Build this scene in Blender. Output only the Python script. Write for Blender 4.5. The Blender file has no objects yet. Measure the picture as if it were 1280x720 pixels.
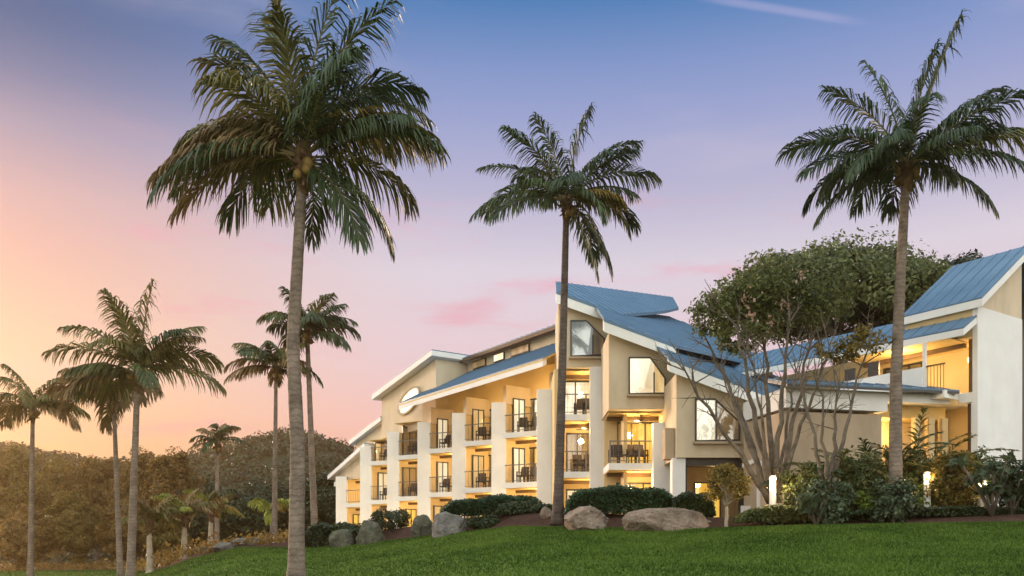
import bpy, math, random
import numpy as np
from mathutils import Vector, Matrix

scene = bpy.context.scene
R = math.radians
EYE = 1.6            # camera height above the near lawn
FPX = 1108.0         # focal length in photo pixels
HZ = 700.0           # horizon row in the photo

# ------------------------------------------------------------------ camera
cam_data = bpy.data.cameras.new("camera")
cam = bpy.data.objects.new("camera", cam_data)
scene.collection.objects.link(cam)
cam.location = (0, 0, EYE)
cam.rotation_euler = (R(90), 0, 0)
cam_data.sensor_width = 36
cam_data.lens = 36 * FPX / 1280
cam_data.shift_y = (HZ - 360) / 1280
cam_data.clip_start = 0.1
cam_data.clip_end = 4000
scene.camera = cam

# ------------------------------------------------------------------ colour management
vs = scene.view_settings
vs.view_transform = 'Standard'
vs.look = 'None'
vs.exposure = 0.0
vs.gamma = 1.0
vs.use_curve_mapping = False
scene.render.engine = 'CYCLES'
scene.cycles.use_denoising = True
scene.cycles.max_bounces = 6
scene.cycles.transparent_max_bounces = 12

# ------------------------------------------------------------------ sun
SUN_AZ, SUN_EL = -51.0, 9.0      # degrees from the view direction (negative = left), elevation
sun_dir = Vector((math.sin(R(SUN_AZ)) * math.cos(R(SUN_EL)), math.cos(R(SUN_AZ)) * math.cos(R(SUN_EL)), math.sin(R(SUN_EL))))
sun_data = bpy.data.lights.new("sun", 'SUN')
sun_data.energy = 4.8
sun_data.angle = R(10)
sun_data.color = (1.0, 0.75, 0.56)
sun = bpy.data.objects.new("sun", sun_data)
scene.collection.objects.link(sun)
sun.rotation_euler = (-sun_dir).to_track_quat('-Z', 'Y').to_euler()
sun.location = (-60, 30, 40)

# ------------------------------------------------------------------ world
def srgb(r, g, b):
    f = lambda c: (c / 255 / 12.92) if c / 255 <= 0.04045 else ((c / 255 + 0.055) / 1.055) ** 2.4
    return (f(r), f(g), f(b), 1.0)

world = bpy.data.worlds.new("World")
scene.world = world
world.use_nodes = True
wt = world.node_tree
wt.nodes.clear()
def wn(t, **kw):
    n = wt.nodes.new(t)
    for k, v in kw.items(): setattr(n, k, v)
    return n
def wl(a, b): wt.links.new(a, b)
def wmath(op, a=None, b=None, c=None, clamp=False):
    n = wn('ShaderNodeMath', operation=op); n.use_clamp = clamp
    for i, v in enumerate((a, b, c)):
        if v is None: continue
        if isinstance(v, (int, float)): n.inputs[i].default_value = v
        else: wl(v, n.inputs[i])
    return n.outputs[0]
def wsmooth(v, lo, hi):
    n = wn('ShaderNodeMapRange', interpolation_type='SMOOTHSTEP')
    n.inputs['From Min'].default_value = lo; n.inputs['From Max'].default_value = hi
    wl(v, n.inputs['Value']); return n.outputs[0]
def wramp(v, stops):
    n = wn('ShaderNodeValToRGB'); cr = n.color_ramp
    while len(cr.elements) > 1: cr.elements.remove(cr.elements[-1])
    cr.elements[0].position = stops[0][0]; cr.elements[0].color = srgb(*stops[0][1])
    for p, c in stops[1:]:
        e = cr.elements.new(p); e.color = srgb(*c)
    wl(v, n.inputs[0]); return n.outputs[0]
def wmix(f, a, b, mode='MIX'):
    n = wn('ShaderNodeMix', data_type='RGBA', blend_type=mode)
    if isinstance(f, (int, float)): n.inputs[0].default_value = f
    else: wl(f, n.inputs[0])
    for i, v in ((6, a), (7, b)):
        if isinstance(v, tuple): n.inputs[i].default_value = v
        else: wl(v, n.inputs[i])
    return n.outputs[2]

tc = wn('ShaderNodeTexCoord')
sx = wn('ShaderNodeSeparateXYZ'); wl(tc.outputs['Generated'], sx.inputs[0])
X, Y, Z = sx.outputs
# elevation ramps: away from the glow, and in the glow; zenith lifted as added fill
high = wramp(Z, [(0.0, (252, 184, 168)), (0.10, (252, 190, 178)), (0.155, (250, 203, 202)), (0.22, (235, 211, 222)), (0.31, (223, 216, 231)),
                 (0.37, (192, 189, 218)), (0.445, (154, 166, 213)), (0.485, (128, 152, 206)), (0.535, (68, 126, 188)), (0.60, (66, 120, 184)), (0.68, (110, 150, 205)), (0.88, (190, 208, 236))])
warm = wramp(Z, [(0.0, (250, 172, 106)), (0.12, (250, 198, 152)), (0.16, (249, 205, 168)), (0.22, (246, 206, 179)), (0.30, (232, 186, 178)),
                 (0.345, (216, 180, 184)), (0.397, (172, 160, 184)), (0.44, (118, 128, 168)), (0.475, (78, 106, 154)), (0.53, (50, 96, 152)), (0.60, (60, 105, 165)), (0.68, (105, 145, 200)), (0.88, (190, 208, 236))])
az = wmath('DIVIDE', X, wmath('SQRT', wmath('ADD', wmath('MULTIPLY', X, X), wmath('MULTIPLY', Y, Y))))
glow = wsmooth(az, -0.05, -0.52)
base = wmix(glow, high, warm)
# thin cirrus streaks, stretched along the horizon
mp = wn('ShaderNodeMapping'); wl(tc.outputs['Generated'], mp.inputs[0]); mp.inputs['Scale'].default_value = (5.0, 3.0, 26.0)
mp.inputs['Rotation'].default_value = (0, R(6), 0)
nz = wn('ShaderNodeTexNoise'); wl(mp.outputs[0], nz.inputs['Vector']); nz.inputs['Scale'].default_value = 1.0
nz.inputs['Detail'].default_value = 9; nz.inputs['Roughness'].default_value = 0.62
streak = wmath('MULTIPLY', wsmooth(nz.outputs[0], 0.52, 0.78), wmath('MULTIPLY', wsmooth(Z, 0.06, 0.16), wsmooth(Z, 0.44, 0.3)))
base = wmix(wmath('MULTIPLY', streak, 0.8), base, srgb(240, 168, 190))
mp2 = wn('ShaderNodeMapping'); wl(tc.outputs['Generated'], mp2.inputs[0]); mp2.inputs['Scale'].default_value = (3.0, 2.0, 14.0)
mp2.inputs['Location'].default_value = (4, 1, 7)
nz2 = wn('ShaderNodeTexNoise'); wl(mp2.outputs[0], nz2.inputs['Vector']); nz2.inputs['Scale'].default_value = 1.0; nz2.inputs['Detail'].default_value = 4
pale = wmath('MULTIPLY', wsmooth(nz2.outputs[0], 0.5, 0.8), wsmooth(Z, 0.1, 0.2))
base = wmix(wmath('MULTIPLY', pale, 0.30), base, srgb(232, 214, 226))
# one pink wisp and the old contrail
def pix_dir(px, py):
    return Vector(((px - 640) / FPX, 1.0, (HZ - py) / FPX)).normalized()
def wdot(v):
    n = wn('ShaderNodeVectorMath', operation='DOT_PRODUCT'); wl(tc.outputs['Generated'], n.inputs[0]); n.inputs[1].default_value = v
    return n.outputs['Value']
def band(p0, p1, half, soft_along=0.02):
    d0, d1 = pix_dir(*p0), pix_dir(*p1)
    nrm = d0.cross(d1).normalized(); mid = (d0 + d1).normalized(); along = (d1 - d0).normalized()
    ext = (d1 - d0).length / 2
    across = wsmooth(wmath('ABSOLUTE', wdot(nrm)), half, half * 0.15)
    al = wsmooth(wmath('ABSOLUTE', wmath('SUBTRACT', wdot(along), mid.dot(along))), ext, ext * 0.4)
    return wmath('MULTIPLY', across, wmath('MULTIPLY', al, wsmooth(Y, 0.0, 0.2)))
wisp = wmath('MULTIPLY', band((520, 412), (640, 372), 0.020), wsmooth(nz.outputs[0], 0.42, 0.62))
base = wmix(wmath('MULTIPLY', wisp, 0.28), base, srgb(238, 150, 172))
trail = band((850, -8), (1100, 32), 0.0055)
base = wmix(wmath('MULTIPLY', trail, 0.38), base, srgb(190, 185, 226))
# sky behind the camera brightened and neutralised, an added fill for the front walls
back = wsmooth(Y, 0.45, -0.4)
gain = wmath('MULTIPLY_ADD', back, 2.65, 1.0)
base = wmix(wmath('MULTIPLY', back, 0.85), base, (0.52, 0.56, 0.50, 1))
bg = wn('ShaderNodeBackground'); wl(base, bg.inputs['Color']); wl(gain, bg.inputs['Strength'])
nish = wn('ShaderNodeTexSky', sky_type='NISHITA'); nish.sun_disc = False
nish.sun_elevation = R(SUN_EL); nish.sun_rotation = R(SUN_AZ); nish.altitude = 20
bg2 = wn('ShaderNodeBackground'); wl(nish.outputs[0], bg2.inputs['Color']); bg2.inputs['Strength'].default_value = 0.004
add = wn('ShaderNodeAddShader'); wl(bg.outputs[0], add.inputs[0]); wl(bg2.outputs[0], add.inputs[1])
wo = wn('ShaderNodeOutputWorld'); wl(add.outputs[0], wo.inputs['Surface'])

# ------------------------------------------------------------------ materials
def new_mat(name):
    m = bpy.data.materials.new(name); m.use_nodes = True
    return m, m.node_tree, m.node_tree.nodes['Principled BSDF']
def noise_mat(name, c1, c2, scale=3.0, rough=0.85, bump=0.0, bump_scale=None, detail=5, spec=0.3, c3=None, bd=0.05):
    m, nt, p = new_mat(name)
    t = nt.nodes.new('ShaderNodeTexCoord')
    n = nt.nodes.new('ShaderNodeTexNoise'); n.inputs['Scale'].default_value = scale; n.inputs['Detail'].default_value = detail
    nt.links.new(t.outputs['Object'], n.inputs['Vector'])
    r = nt.nodes.new('ShaderNodeValToRGB'); nt.links.new(n.outputs[0], r.inputs[0])
    r.color_ramp.elements[0].position = 0.3; r.color_ramp.elements[0].color = (*c1, 1)
    r.color_ramp.elements[1].position = 0.7; r.color_ramp.elements[1].color = (*c2, 1)
    if c3:
        e = r.color_ramp.elements.new(0.82); e.color = (*c3, 1)
    nt.links.new(r.outputs[0], p.inputs['Base Color'])
    p.inputs['Roughness'].default_value = rough
    p.inputs['Specular IOR Level'].default_value = spec
    if bump:
        n2 = nt.nodes.new('ShaderNodeTexNoise'); n2.inputs['Scale'].default_value = bump_scale or scale * 4; n2.inputs['Detail'].default_value = 6
        nt.links.new(t.outputs['Object'], n2.inputs['Vector'])
        b = nt.nodes.new('ShaderNodeBump'); b.inputs['Strength'].default_value = bump; b.inputs['Distance'].default_value = bd
        nt.links.new(n2.outputs[0], b.inputs['Height']); nt.links.new(b.outputs[0], p.inputs['Normal'])
    return m
def leaf_mat(name, c1, c2, trans=0.35, rough=0.45, scale=0.9, spec=0.35):
    m, nt, p = new_mat(name)
    t = nt.nodes.new('ShaderNodeTexCoord')
    n = nt.nodes.new('ShaderNodeTexNoise'); n.inputs['Scale'].default_value = scale; n.inputs['Detail'].default_value = 3
    nt.links.new(t.outputs['Object'], n.inputs['Vector'])
    g = nt.nodes.new('ShaderNodeNewGeometry')
    ad = nt.nodes.new('ShaderNodeMath'); ad.operation = 'MULTIPLY_ADD'
    nt.links.new(g.outputs['Random Per Island'], ad.inputs[0]); ad.inputs[1].default_value = 0.5
    nt.links.new(n.outputs[0], ad.inputs[2])
    r = nt.nodes.new('ShaderNodeValToRGB'); nt.links.new(ad.outputs[0], r.inputs[0])
    r.color_ramp.elements[0].position = 0.45; r.color_ramp.elements[0].color = (*c1, 1)
    r.color_ramp.elements[1].position = 1.0; r.color_ramp.elements[1].color = (*c2, 1)
    nt.links.new(r.outputs[0], p.inputs['Base Color'])
    p.inputs['Roughness'].default_value = rough; p.inputs['Specular IOR Level'].default_value = spec
    tr = nt.nodes.new('ShaderNodeBsdfTranslucent'); nt.links.new(r.outputs[0], tr.inputs['Color'])
    mx = nt.nodes.new('ShaderNodeMixShader'); mx.inputs[0].default_value = trans
    nt.links.new(p.outputs[0], mx.inputs[1]); nt.links.new(tr.outputs[0], mx.inputs[2])
    nt.links.new(mx.outputs[0], nt.nodes['Material Output'].inputs['Surface'])
    return m
def emit_mat(name, col, strength):
    m, nt, p = new_mat(name)
    p.inputs['Base Color'].default_value = (0.8, 0.75, 0.6, 1)
    p.inputs['Emission Color'].default_value = (*col, 1); p.inputs['Emission Strength'].default_value = strength
    return m
def interior_mat(name, a, b, strength, scale):
    """a lit room seen through its curtains: folds and lamps make it uneven"""
    m, nt, p = new_mat(name)
    t = nt.nodes.new('ShaderNodeTexCoord')
    mpp = nt.nodes.new('ShaderNodeMapping'); mpp.inputs['Scale'].default_value = (scale, scale, 0.25 * scale); nt.links.new(t.outputs['Object'], mpp.inputs[0])
    n = nt.nodes.new('ShaderNodeTexNoise'); n.inputs['Scale'].default_value = 1.0; n.inputs['Detail'].default_value = 3; nt.links.new(mpp.outputs[0], n.inputs['Vector'])
    r = nt.nodes.new('ShaderNodeValToRGB'); nt.links.new(n.outputs[0], r.inputs[0])
    r.color_ramp.elements[0].position = 0.35; r.color_ramp.elements[0].color = (*a, 1)
    r.color_ramp.elements[1].position = 0.68; r.color_ramp.elements[1].color = (*b, 1)
    p.inputs['Base Color'].default_value = (0.3, 0.22, 0.12, 1)
    nt.links.new(r.outputs[0], p.inputs['Emission Color']); p.inputs['Emission Strength'].default_value = strength
    return m
def glass_mat(name, tint, refl=0.25):
    m, nt, p = new_mat(name)
    nt.nodes.remove(p)
    t = nt.nodes.new('ShaderNodeBsdfTransparent'); t.inputs[0].default_value = (*tint, 1)
    g = nt.nodes.new('ShaderNodeBsdfGlossy'); g.inputs['Roughness'].default_value = 0.03
    f = nt.nodes.new('ShaderNodeFresnel'); f.inputs[0].default_value = 1.5
    ma = nt.nodes.new('ShaderNodeMath'); ma.operation = 'ADD'; ma.use_clamp = True; nt.links.new(f.outputs[0], ma.inputs[0]); ma.inputs[1].default_value = refl
    mx = nt.nodes.new('ShaderNodeMixShader'); nt.links.new(ma.outputs[0], mx.inputs[0])
    nt.links.new(t.outputs[0], mx.inputs[1]); nt.links.new(g.outputs[0], mx.inputs[2])
    nt.links.new(mx.outputs[0], nt.nodes['Material Output'].inputs['Surface'])
    return m

def weather(m, amount=0.16):
    nt = m.node_tree; p = nt.nodes['Principled BSDF']; src = p.inputs['Base Color'].links[0].from_socket
    t = nt.nodes.new('ShaderNodeTexCoord'); mp_ = nt.nodes.new('ShaderNodeMapping'); mp_.inputs['Scale'].default_value = (1.1, 1.1, 0.35)
    nt.links.new(t.outputs['Object'], mp_.inputs[0])
    n = nt.nodes.new('ShaderNodeTexNoise'); n.inputs['Scale'].default_value = 1.0; n.inputs['Detail'].default_value = 7; n.inputs['Roughness'].default_value = 0.65
    nt.links.new(mp_.outputs[0], n.inputs['Vector'])
    r = nt.nodes.new('ShaderNodeMapRange'); r.inputs['From Min'].default_value = 0.42; r.inputs['From Max'].default_value = 0.72
    r.inputs['To Min'].default_value = 1.0; r.inputs['To Max'].default_value = 1.0 - amount; nt.links.new(n.outputs[0], r.inputs['Value'])
    mx = nt.nodes.new('ShaderNodeMix'); mx.data_type = 'RGBA'; mx.blend_type = 'MULTIPLY'; mx.inputs[0].default_value = 1
    nt.links.new(src, mx.inputs[6]); nt.links.new(r.outputs[0], mx.inputs[7]); nt.links.new(mx.outputs[2], p.inputs['Base Color'])
M = {}
M['white'] = noise_mat('white_render', (0.80, 0.77, 0.74), (0.86, 0.84, 0.81), 1.2, 0.8, 0.15, 25)
M['beige'] = noise_mat('beige_render', (0.63, 0.51, 0.36), (0.69, 0.56, 0.40), 0.8, 0.9, 0.2, 20)
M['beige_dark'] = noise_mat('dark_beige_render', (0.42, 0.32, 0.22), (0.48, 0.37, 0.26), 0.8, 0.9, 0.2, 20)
M['balcony_wall'] = noise_mat('cream_render', (0.62, 0.46, 0.24), (0.68, 0.52, 0.29), 1.0, 0.9, 0.1, 20)
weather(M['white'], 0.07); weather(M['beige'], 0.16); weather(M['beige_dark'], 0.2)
M['soffit'] = noise_mat('timber_soffit', (0.60, 0.42, 0.16), (0.68, 0.50, 0.22), 2.0, 0.7)
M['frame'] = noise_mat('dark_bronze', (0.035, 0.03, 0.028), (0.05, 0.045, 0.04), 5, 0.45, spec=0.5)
M['timber'] = noise_mat('dark_timber', (0.10, 0.06, 0.035), (0.15, 0.09, 0.05), 3, 0.7)
M['rail'] = noise_mat('white_rail', (0.7, 0.68, 0.65), (0.78, 0.76, 0.73), 3, 0.5)
M['chair'] = noise_mat('dark_wicker', (0.03, 0.022, 0.022), (0.06, 0.045, 0.04), 8, 0.7)
M['glass'] = glass_mat('window_glass', (0.93, 0.94, 0.93), 0.07)
M['glass_pale'] = glass_mat('pale_window_glass', (0.9, 0.93, 0.94), 0.16)
M['lit_yellow'] = interior_mat('lit_room_yellow', (0.75, 0.36, 0.03), (1.0, 0.66, 0.13), 1.3, 1.6)
M['lit_warm'] = interior_mat('lit_room_warm', (0.45, 0.22, 0.06), (1.0, 0.72, 0.34), 1.25, 1.6)
M['lit_white'] = interior_mat('lit_room_white', (0.7, 0.52, 0.3), (1.0, 0.9, 0.68), 1.35, 1.2)
M['lit_dim'] = interior_mat('dim_room', (0.06, 0.03, 0.015), (0.45, 0.26, 0.10), 0.9, 1.4)
M['sky_glow'] = interior_mat('pale_sky_reflection', (0.35, 0.40, 0.42), (0.72, 0.74, 0.70), 0.55, 1.5)  # pale sky reflected in the highest gable window, put in as a faint glow
M['lamp'] = emit_mat('lamp_glow', (1.0, 0.70, 0.32), 7)
M['lamp_soft'] = emit_mat('lamp_glow_soft', (1.0, 0.66, 0.30), 5)

def roof_mat():
    m, nt, p = new_mat('blue_metal_roof')
    t = nt.nodes.new('ShaderNodeTexCoord')
    n = nt.nodes.new('ShaderNodeTexNoise'); n.inputs['Scale'].default_value = 0.7; n.inputs['Detail'].default_value = 6
    nt.links.new(t.outputs['Object'], n.inputs['Vector'])
    r = nt.nodes.new('ShaderNodeValToRGB'); nt.links.new(n.outputs[0], r.inputs[0])
    r.color_ramp.elements[0].position = 0.3; r.color_ramp.elements[0].color = (0.075, 0.150, 0.235, 1)
    r.color_ramp.elements[1].position = 0.75; r.color_ramp.elements[1].color = (0.115, 0.205, 0.310, 1)
    nt.links.new(r.outputs[0], p.inputs['Base Color'])
    p.inputs['Roughness'].default_value = 0.5; p.inputs['Metallic'].default_value = 0.0
    p.inputs['Specular IOR Level'].default_value = 0.4
    return m
M['roof'] = roof_mat()
M['seam'] = noise_mat('roof_seam_paint', (0.08, 0.16, 0.25), (0.115, 0.20, 0.30), 2, 0.5)
M['trunk'] = noise_mat('palm_trunk_bark', (0.13, 0.098, 0.078), (0.27, 0.208, 0.168), 3.0, 0.95, 0.8, 18)
M['trunk_backlit'] = noise_mat('backlit_palm_trunk_bark', (0.06, 0.045, 0.04), (0.15, 0.115, 0.095), 3.0, 0.95, 0.8, 18)  # darker copy of the bark: the middle trunk's backlit shade put into the colour
def rings(m):
    nt = m.node_tree; p = nt.nodes['Principled BSDF']; src = p.inputs['Base Color'].links[0].from_socket
    t = nt.nodes.new('ShaderNodeTexCoord'); w = nt.nodes.new('ShaderNodeTexWave'); w.bands_direction = 'Z'
    w.inputs['Scale'].default_value = 2.1; w.inputs['Distortion'].default_value = 5.0; w.inputs['Detail'].default_value = 6; w.inputs['Detail Scale'].default_value = 2.5
    nt.links.new(t.outputs['Object'], w.inputs['Vector'])
    r = nt.nodes.new('ShaderNodeMapRange'); r.inputs['From Min'].default_value = 0.0; r.inputs['From Max'].default_value = 0.35
    r.inputs['To Min'].default_value = 0.72; r.inputs['To Max'].default_value = 1.0; nt.links.new(w.outputs[1], r.inputs['Value'])
    mx = nt.nodes.new('ShaderNodeMix'); mx.data_type = 'RGBA'; mx.blend_type = 'MULTIPLY'; mx.inputs[0].default_value = 1
    nt.links.new(src, mx.inputs[6]); nt.links.new(r.outputs[0], mx.inputs[7]); nt.links.new(mx.outputs[2], p.inputs['Base Color'])
rings(M['trunk']); rings(M['trunk_backlit'])
M['bark'] = noise_mat('grey_tree_bark', (0.08, 0.066, 0.052), (0.19, 0.155, 0.125), 4.0, 0.95, 0.8, 14)
M['bark_pale'] = noise_mat('pale_tree_bark', (0.30, 0.25, 0.19), (0.46, 0.38, 0.29), 3.0, 0.95, 0.6, 14)
M['frond_green'] = leaf_mat('palm_frond_green', (0.026, 0.050, 0.020), (0.090, 0.128, 0.040), 0.28, 0.45)
M['frond_dark'] = leaf_mat('palm_frond_dark', (0.022, 0.045, 0.020), (0.075, 0.108, 0.040), 0.28, 0.45)
M['frond_olive'] = leaf_mat('palm_frond_olive', (0.07, 0.075, 0.022), (0.19, 0.17, 0.05), 0.3, 0.5)
M['frond_yellow'] = leaf_mat('palm_frond_yellow', (0.16, 0.12, 0.025), (0.30, 0.21, 0.05), 0.3, 0.5)
M['frond_brown'] = leaf_mat('palm_frond_brown', (0.11, 0.075, 0.032), (0.30, 0.21, 0.095), 0.25, 0.7)
M['frond_lime'] = leaf_mat('palm_frond_lime', (0.12, 0.15, 0.02), (0.34, 0.36, 0.06), 0.35, 0.5)
M['rachis'] = noise_mat('frond_midrib', (0.12, 0.10, 0.04), (0.22, 0.17, 0.07), 3, 0.6)
M['husk'] = noise_mat('palm_fibre', (0.08, 0.045, 0.025), (0.22, 0.13, 0.07), 6, 0.95, 0.8, 20)
M['coconut'] = noise_mat('coconut_skin', (0.17, 0.10, 0.03), (0.26, 0.17, 0.05), 4, 0.5)
M['leaf_dark'] = leaf_mat('leaf_dark', (0.010, 0.024, 0.008), (0.036, 0.058, 0.018), 0.15)
M['leaf_mid'] = leaf_mat('leaf_mid', (0.055, 0.080, 0.026), (0.19, 0.205, 0.068), 0.40)
M['leaf_hedge'] = leaf_mat('leaf_hedge', (0.008, 0.032, 0.012), (0.028, 0.080, 0.026), 0.2)
M['leaf_olive'] = leaf_mat('leaf_olive', (0.095, 0.075, 0.016), (0.27, 0.20, 0.045), 0.5)  # olive and brown raised and warmed: left glow partly put into leaf colour
M['leaf_brown'] = leaf_mat('leaf_brown', (0.10, 0.066, 0.015), (0.28, 0.175, 0.045), 0.5)
M['leaf_lime'] = leaf_mat('leaf_lime', (0.07, 0.11, 0.012), (0.20, 0.25, 0.03), 0.35)
M['leaf_grey'] = leaf_mat('leaf_grey', (0.03, 0.05, 0.025), (0.10, 0.135, 0.07), 0.25)
M['leaf_red'] = leaf_mat('blossom_pink', (0.24, 0.15, 0.11), (0.42, 0.28, 0.21), 0.3)
M['rock_pink'] = noise_mat('pink_granite', (0.15, 0.11, 0.085), (0.33, 0.25, 0.20), 2.4, 0.9, 0.9, 9, c3=(0.50, 0.44, 0.40), bd=0.16)
M['rock_grey'] = noise_mat('grey_granite', (0.10, 0.095, 0.09), (0.24, 0.225, 0.21), 2.4, 0.9, 0.9, 9, c3=(0.40, 0.39, 0.37), bd=0.16)
M['rock_moss'] = noise_mat('mossy_granite', (0.045, 0.05, 0.032), (0.15, 0.145, 0.11), 2.6, 0.95, 0.9, 9, c3=(0.25, 0.23, 0.19), bd=0.16)
M['mulch'] = noise_mat('bark_mulch', (0.028, 0.014, 0.010), (0.095, 0.045, 0.028), 9, 1.0, 1.0, 30)
M['scrub'] = noise_mat('hill_scrub', (0.010, 0.020, 0.007), (0.028, 0.040, 0.013), 0.2, 1.0, 0.8, 1)
M['soil'] = noise_mat('garden_soil', (0.02, 0.022, 0.010), (0.055, 0.05, 0.022), 1.5, 1.0, 0.8, 10)
M['paint_white'] = noise_mat('white_post_paint', (0.72, 0.70, 0.66), (0.80, 0.78, 0.75), 3, 0.5)

# ------------------------------------------------------------------ mesh helpers
def nrm(v):
    return v / np.maximum(np.linalg.norm(v, axis=-1, keepdims=True), 1e-9)
class MB:
    """collects polygons into one mesh"""
    def __init__(s): s.v = []; s.f = []
    def poly(s, pts):
        i = len(s.v); s.v += [tuple(p) for p in pts]; s.f.append(tuple(range(i, i + len(pts))))
    def prism(s, pts, vec):
        """polygon pts extruded by vec, closed"""
        pts = [Vector(p) for p in pts]; vec = Vector(vec); n = len(pts); i = len(s.v)
        nn = Vector((0, 0, 0))
        for k in range(n): nn += pts[k].cross(pts[(k + 1) % n])
        if nn.dot(vec) > 0: pts = pts[::-1]
        s.v += [tuple(p) for p in pts] + [tuple(p + vec) for p in pts]
        s.f.append(tuple(range(i, i + n))); s.f.append(tuple(range(i + 2 * n - 1, i + n - 1, -1)))
        for k in range(n):
            a, b = i + k, i + (k + 1) % n
            s.f.append((b, a, a + n, b + n))
    def box(s, o, a, b, c):
        o = Vector(o); a = Vector(a); b = Vector(b)
        s.prism([o, o + a, o + a + b, o + b], c)
    def abox(s, x0, x1, y0, y1, z0, z1):
        s.box((x0, y0, z0), (x1 - x0, 0, 0), (0, y1 - y0, 0), (0, 0, z1 - z0))
    def tube(s, pts, rad, n=8, caps=True):
        pts = [Vector(p) for p in pts]; i0 = len(s.v)
        ref = Vector((0.31, 0.17, 0.93))
        for k, p in enumerate(pts):
            t = (pts[min(k + 1, len(pts) - 1)] - pts[max(k - 1, 0)]).normalized()
            if abs(t.dot(ref)) > 0.98: ref = Vector((1, 0, 0))
            a = t.cross(ref).normalized(); b = t.cross(a).normalized()
            r = rad[k] if hasattr(rad, '__len__') else rad
            for j in range(n):
                w = 2 * math.pi * j / n
                s.v.append(tuple(p + a * (r * math.cos(w)) + b * (r * math.sin(w))))
        for k in range(len(pts) - 1):
            for j in range(n):
                q = i0 + k * n
                s.f.append((q + j, q + (j + 1) % n, q + n + (j + 1) % n, q + n + j))
        if caps:
            s.f.append(tuple(i0 + j for j in range(n - 1, -1, -1)))
            s.f.append(tuple(i0 + (len(pts) - 1) * n + j for j in range(n)))
    def ball(s, c, r, nu=12, nv=8, sq=(1, 1, 1)):
        i0 = len(s.v); c = Vector(c)
        for a in range(nv + 1):
            th = math.pi * a / nv
            for b in range(nu):
                ph = 2 * math.pi * b / nu
                s.v.append((c.x + r * sq[0] * math.sin(th) * math.cos(ph), c.y + r * sq[1] * math.sin(th) * math.sin(ph), c.z + r * sq[2] * math.cos(th)))
        for a in range(nv):
            for b in range(nu):
                s.f.append((i0 + a * nu + b, i0 + (a + 1) * nu + b, i0 + (a + 1) * nu + (b + 1) % nu, i0 + a * nu + (b + 1) % nu))
    def build(s, name, mat, parent=None, smooth=False, origin=None):
        me = bpy.data.meshes.new(name)
        v = s.v
        if origin is not None: v = [(p[0] - origin[0], p[1] - origin[1], p[2] - origin[2]) for p in v]
        me.from_pydata(v, [], s.f); me.update()
        return link(name, me, mat, parent, smooth, origin)
def link(name, me, mat, parent=None, smooth=False, origin=None):
    if mat is not None: me.materials.append(mat)
    if smooth: me.shade_smooth()
    o = bpy.data.objects.new(name, me); scene.collection.objects.link(o)
    if origin is not None: o.location = origin
    if parent is not None: o.parent = parent
    return o
def fast_mesh(name, V, F, mat, parent=None, smooth=False, origin=None):
    """V (n,3), F (m,k) all faces of the same size"""
    V = np.asarray(V, dtype=np.float32); F = np.asarray(F, dtype=np.int32)
    if origin is not None: V = V - np.asarray(origin, dtype=np.float32)
    me = bpy.data.meshes.new(name); k = F.shape[1]
    me.vertices.add(len(V)); me.vertices.foreach_set('co', V.ravel())
    me.loops.add(F.size); me.loops.foreach_set('vertex_index', F.ravel())
    me.polygons.add(len(F)); me.polygons.foreach_set('loop_start', np.arange(0, F.size, k, dtype=np.int32))
    me.update(calc_edges=True); me.validate()
    return link(name, me, mat, parent, smooth, origin)
def tag(o, label, cat, group=None, kind=None):
    if label: o['label'] = label
    if cat: o['category'] = cat
    if group: o['group'] = group
    if kind: o['kind'] = kind
    return o
def empty(name, loc, label, cat, group=None):
    o = bpy.data.objects.new(name, None); scene.collection.objects.link(o); o.location = loc
    o.empty_display_size = 0.3
    return tag(o, label, cat, group)
def W(px, py, dep):
    return Vector(((px - 640) / FPX * dep, dep, EYE + (HZ - py) / FPX * dep))

# ------------------------------------------------------------------ terrain
_px = np.array([-900, -300, 0, 140, 175, 205, 240, 300, 360, 420, 480, 560, 640, 760, 850, 900, 1000, 1280, 1700, 2600], float)
_D = np.array([60, 70, 74, 70, 52, 44, 44, 45, 43, 42, 40.5, 37, 34, 31, 29.5, 28.5, 27.5, 25.5, 24, 24], float)
_hc = np.array([-1.5, -1.2, -1.0, -.85, -.72, -.50, .02, .60, .55, .62, .82, 1.05, 1.24, 1.08, .95, .98, 1.02, 1.04, 1.0, .8], float)
_hp = np.array([-1.5, -1.2, -.95, -.8, -.7, -.4, .2, .7, .9, 1.1, 1.4, 1.45, 1.45, 1.4, 1.35, 1.35, 1.35, 1.35, 1.35, 1.0], float)
_hb = np.array([-1.5, -1.2, -.95, -.8, -.7, -.4, .25, .8, .95, 1.15, 1.45, 1.75, 1.92, 1.75, 1.55, 1.5, 1.5, 1.48, 1.4, 1.0], float)
_th = np.arctan((_px - 640) / FPX)
_thw = np.concatenate([[-math.pi, -1.5], _th, [1.5, math.pi]])
_Dw = np.concatenate([[40, 55], _D, [30, 40]]); _hcw = np.concatenate([[-1.6, -1.6], _hc, [0.0, -1.6]]); _hpw = np.concatenate([[-1.6, -1.6], _hp, [0.2, -1.6]]); _hbw = np.concatenate([[-1.6, -1.6], _hb, [0.3, -1.6]])
def crest(th):
    return np.interp(th, _thw, _Dw), np.interp(th, _thw, _hcw), np.interp(th, _thw, _hpw)
def height(th, s):
    """height relative to the eye at bearing th and s = distance / crest distance"""
    D, hc, hp = crest(th)
    a = np.clip(s, 0, 1); a = a ** 1.25
    lawn = -1.6 + (hc + 1.6) * a
    hb = np.interp(th, _thw, _hbw); sm = lambda v: v * v * (3 - 2 * v)
    b = sm(np.clip((s - 1) * D / 2.6, 0, 1)); c = sm(np.clip(((s - 1) * D - 3.4) / 5.5, 0, 1))
    return np.where(s <= 1, lawn, hc + (hb - hc) * b + (hp - hb) * c)
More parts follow.
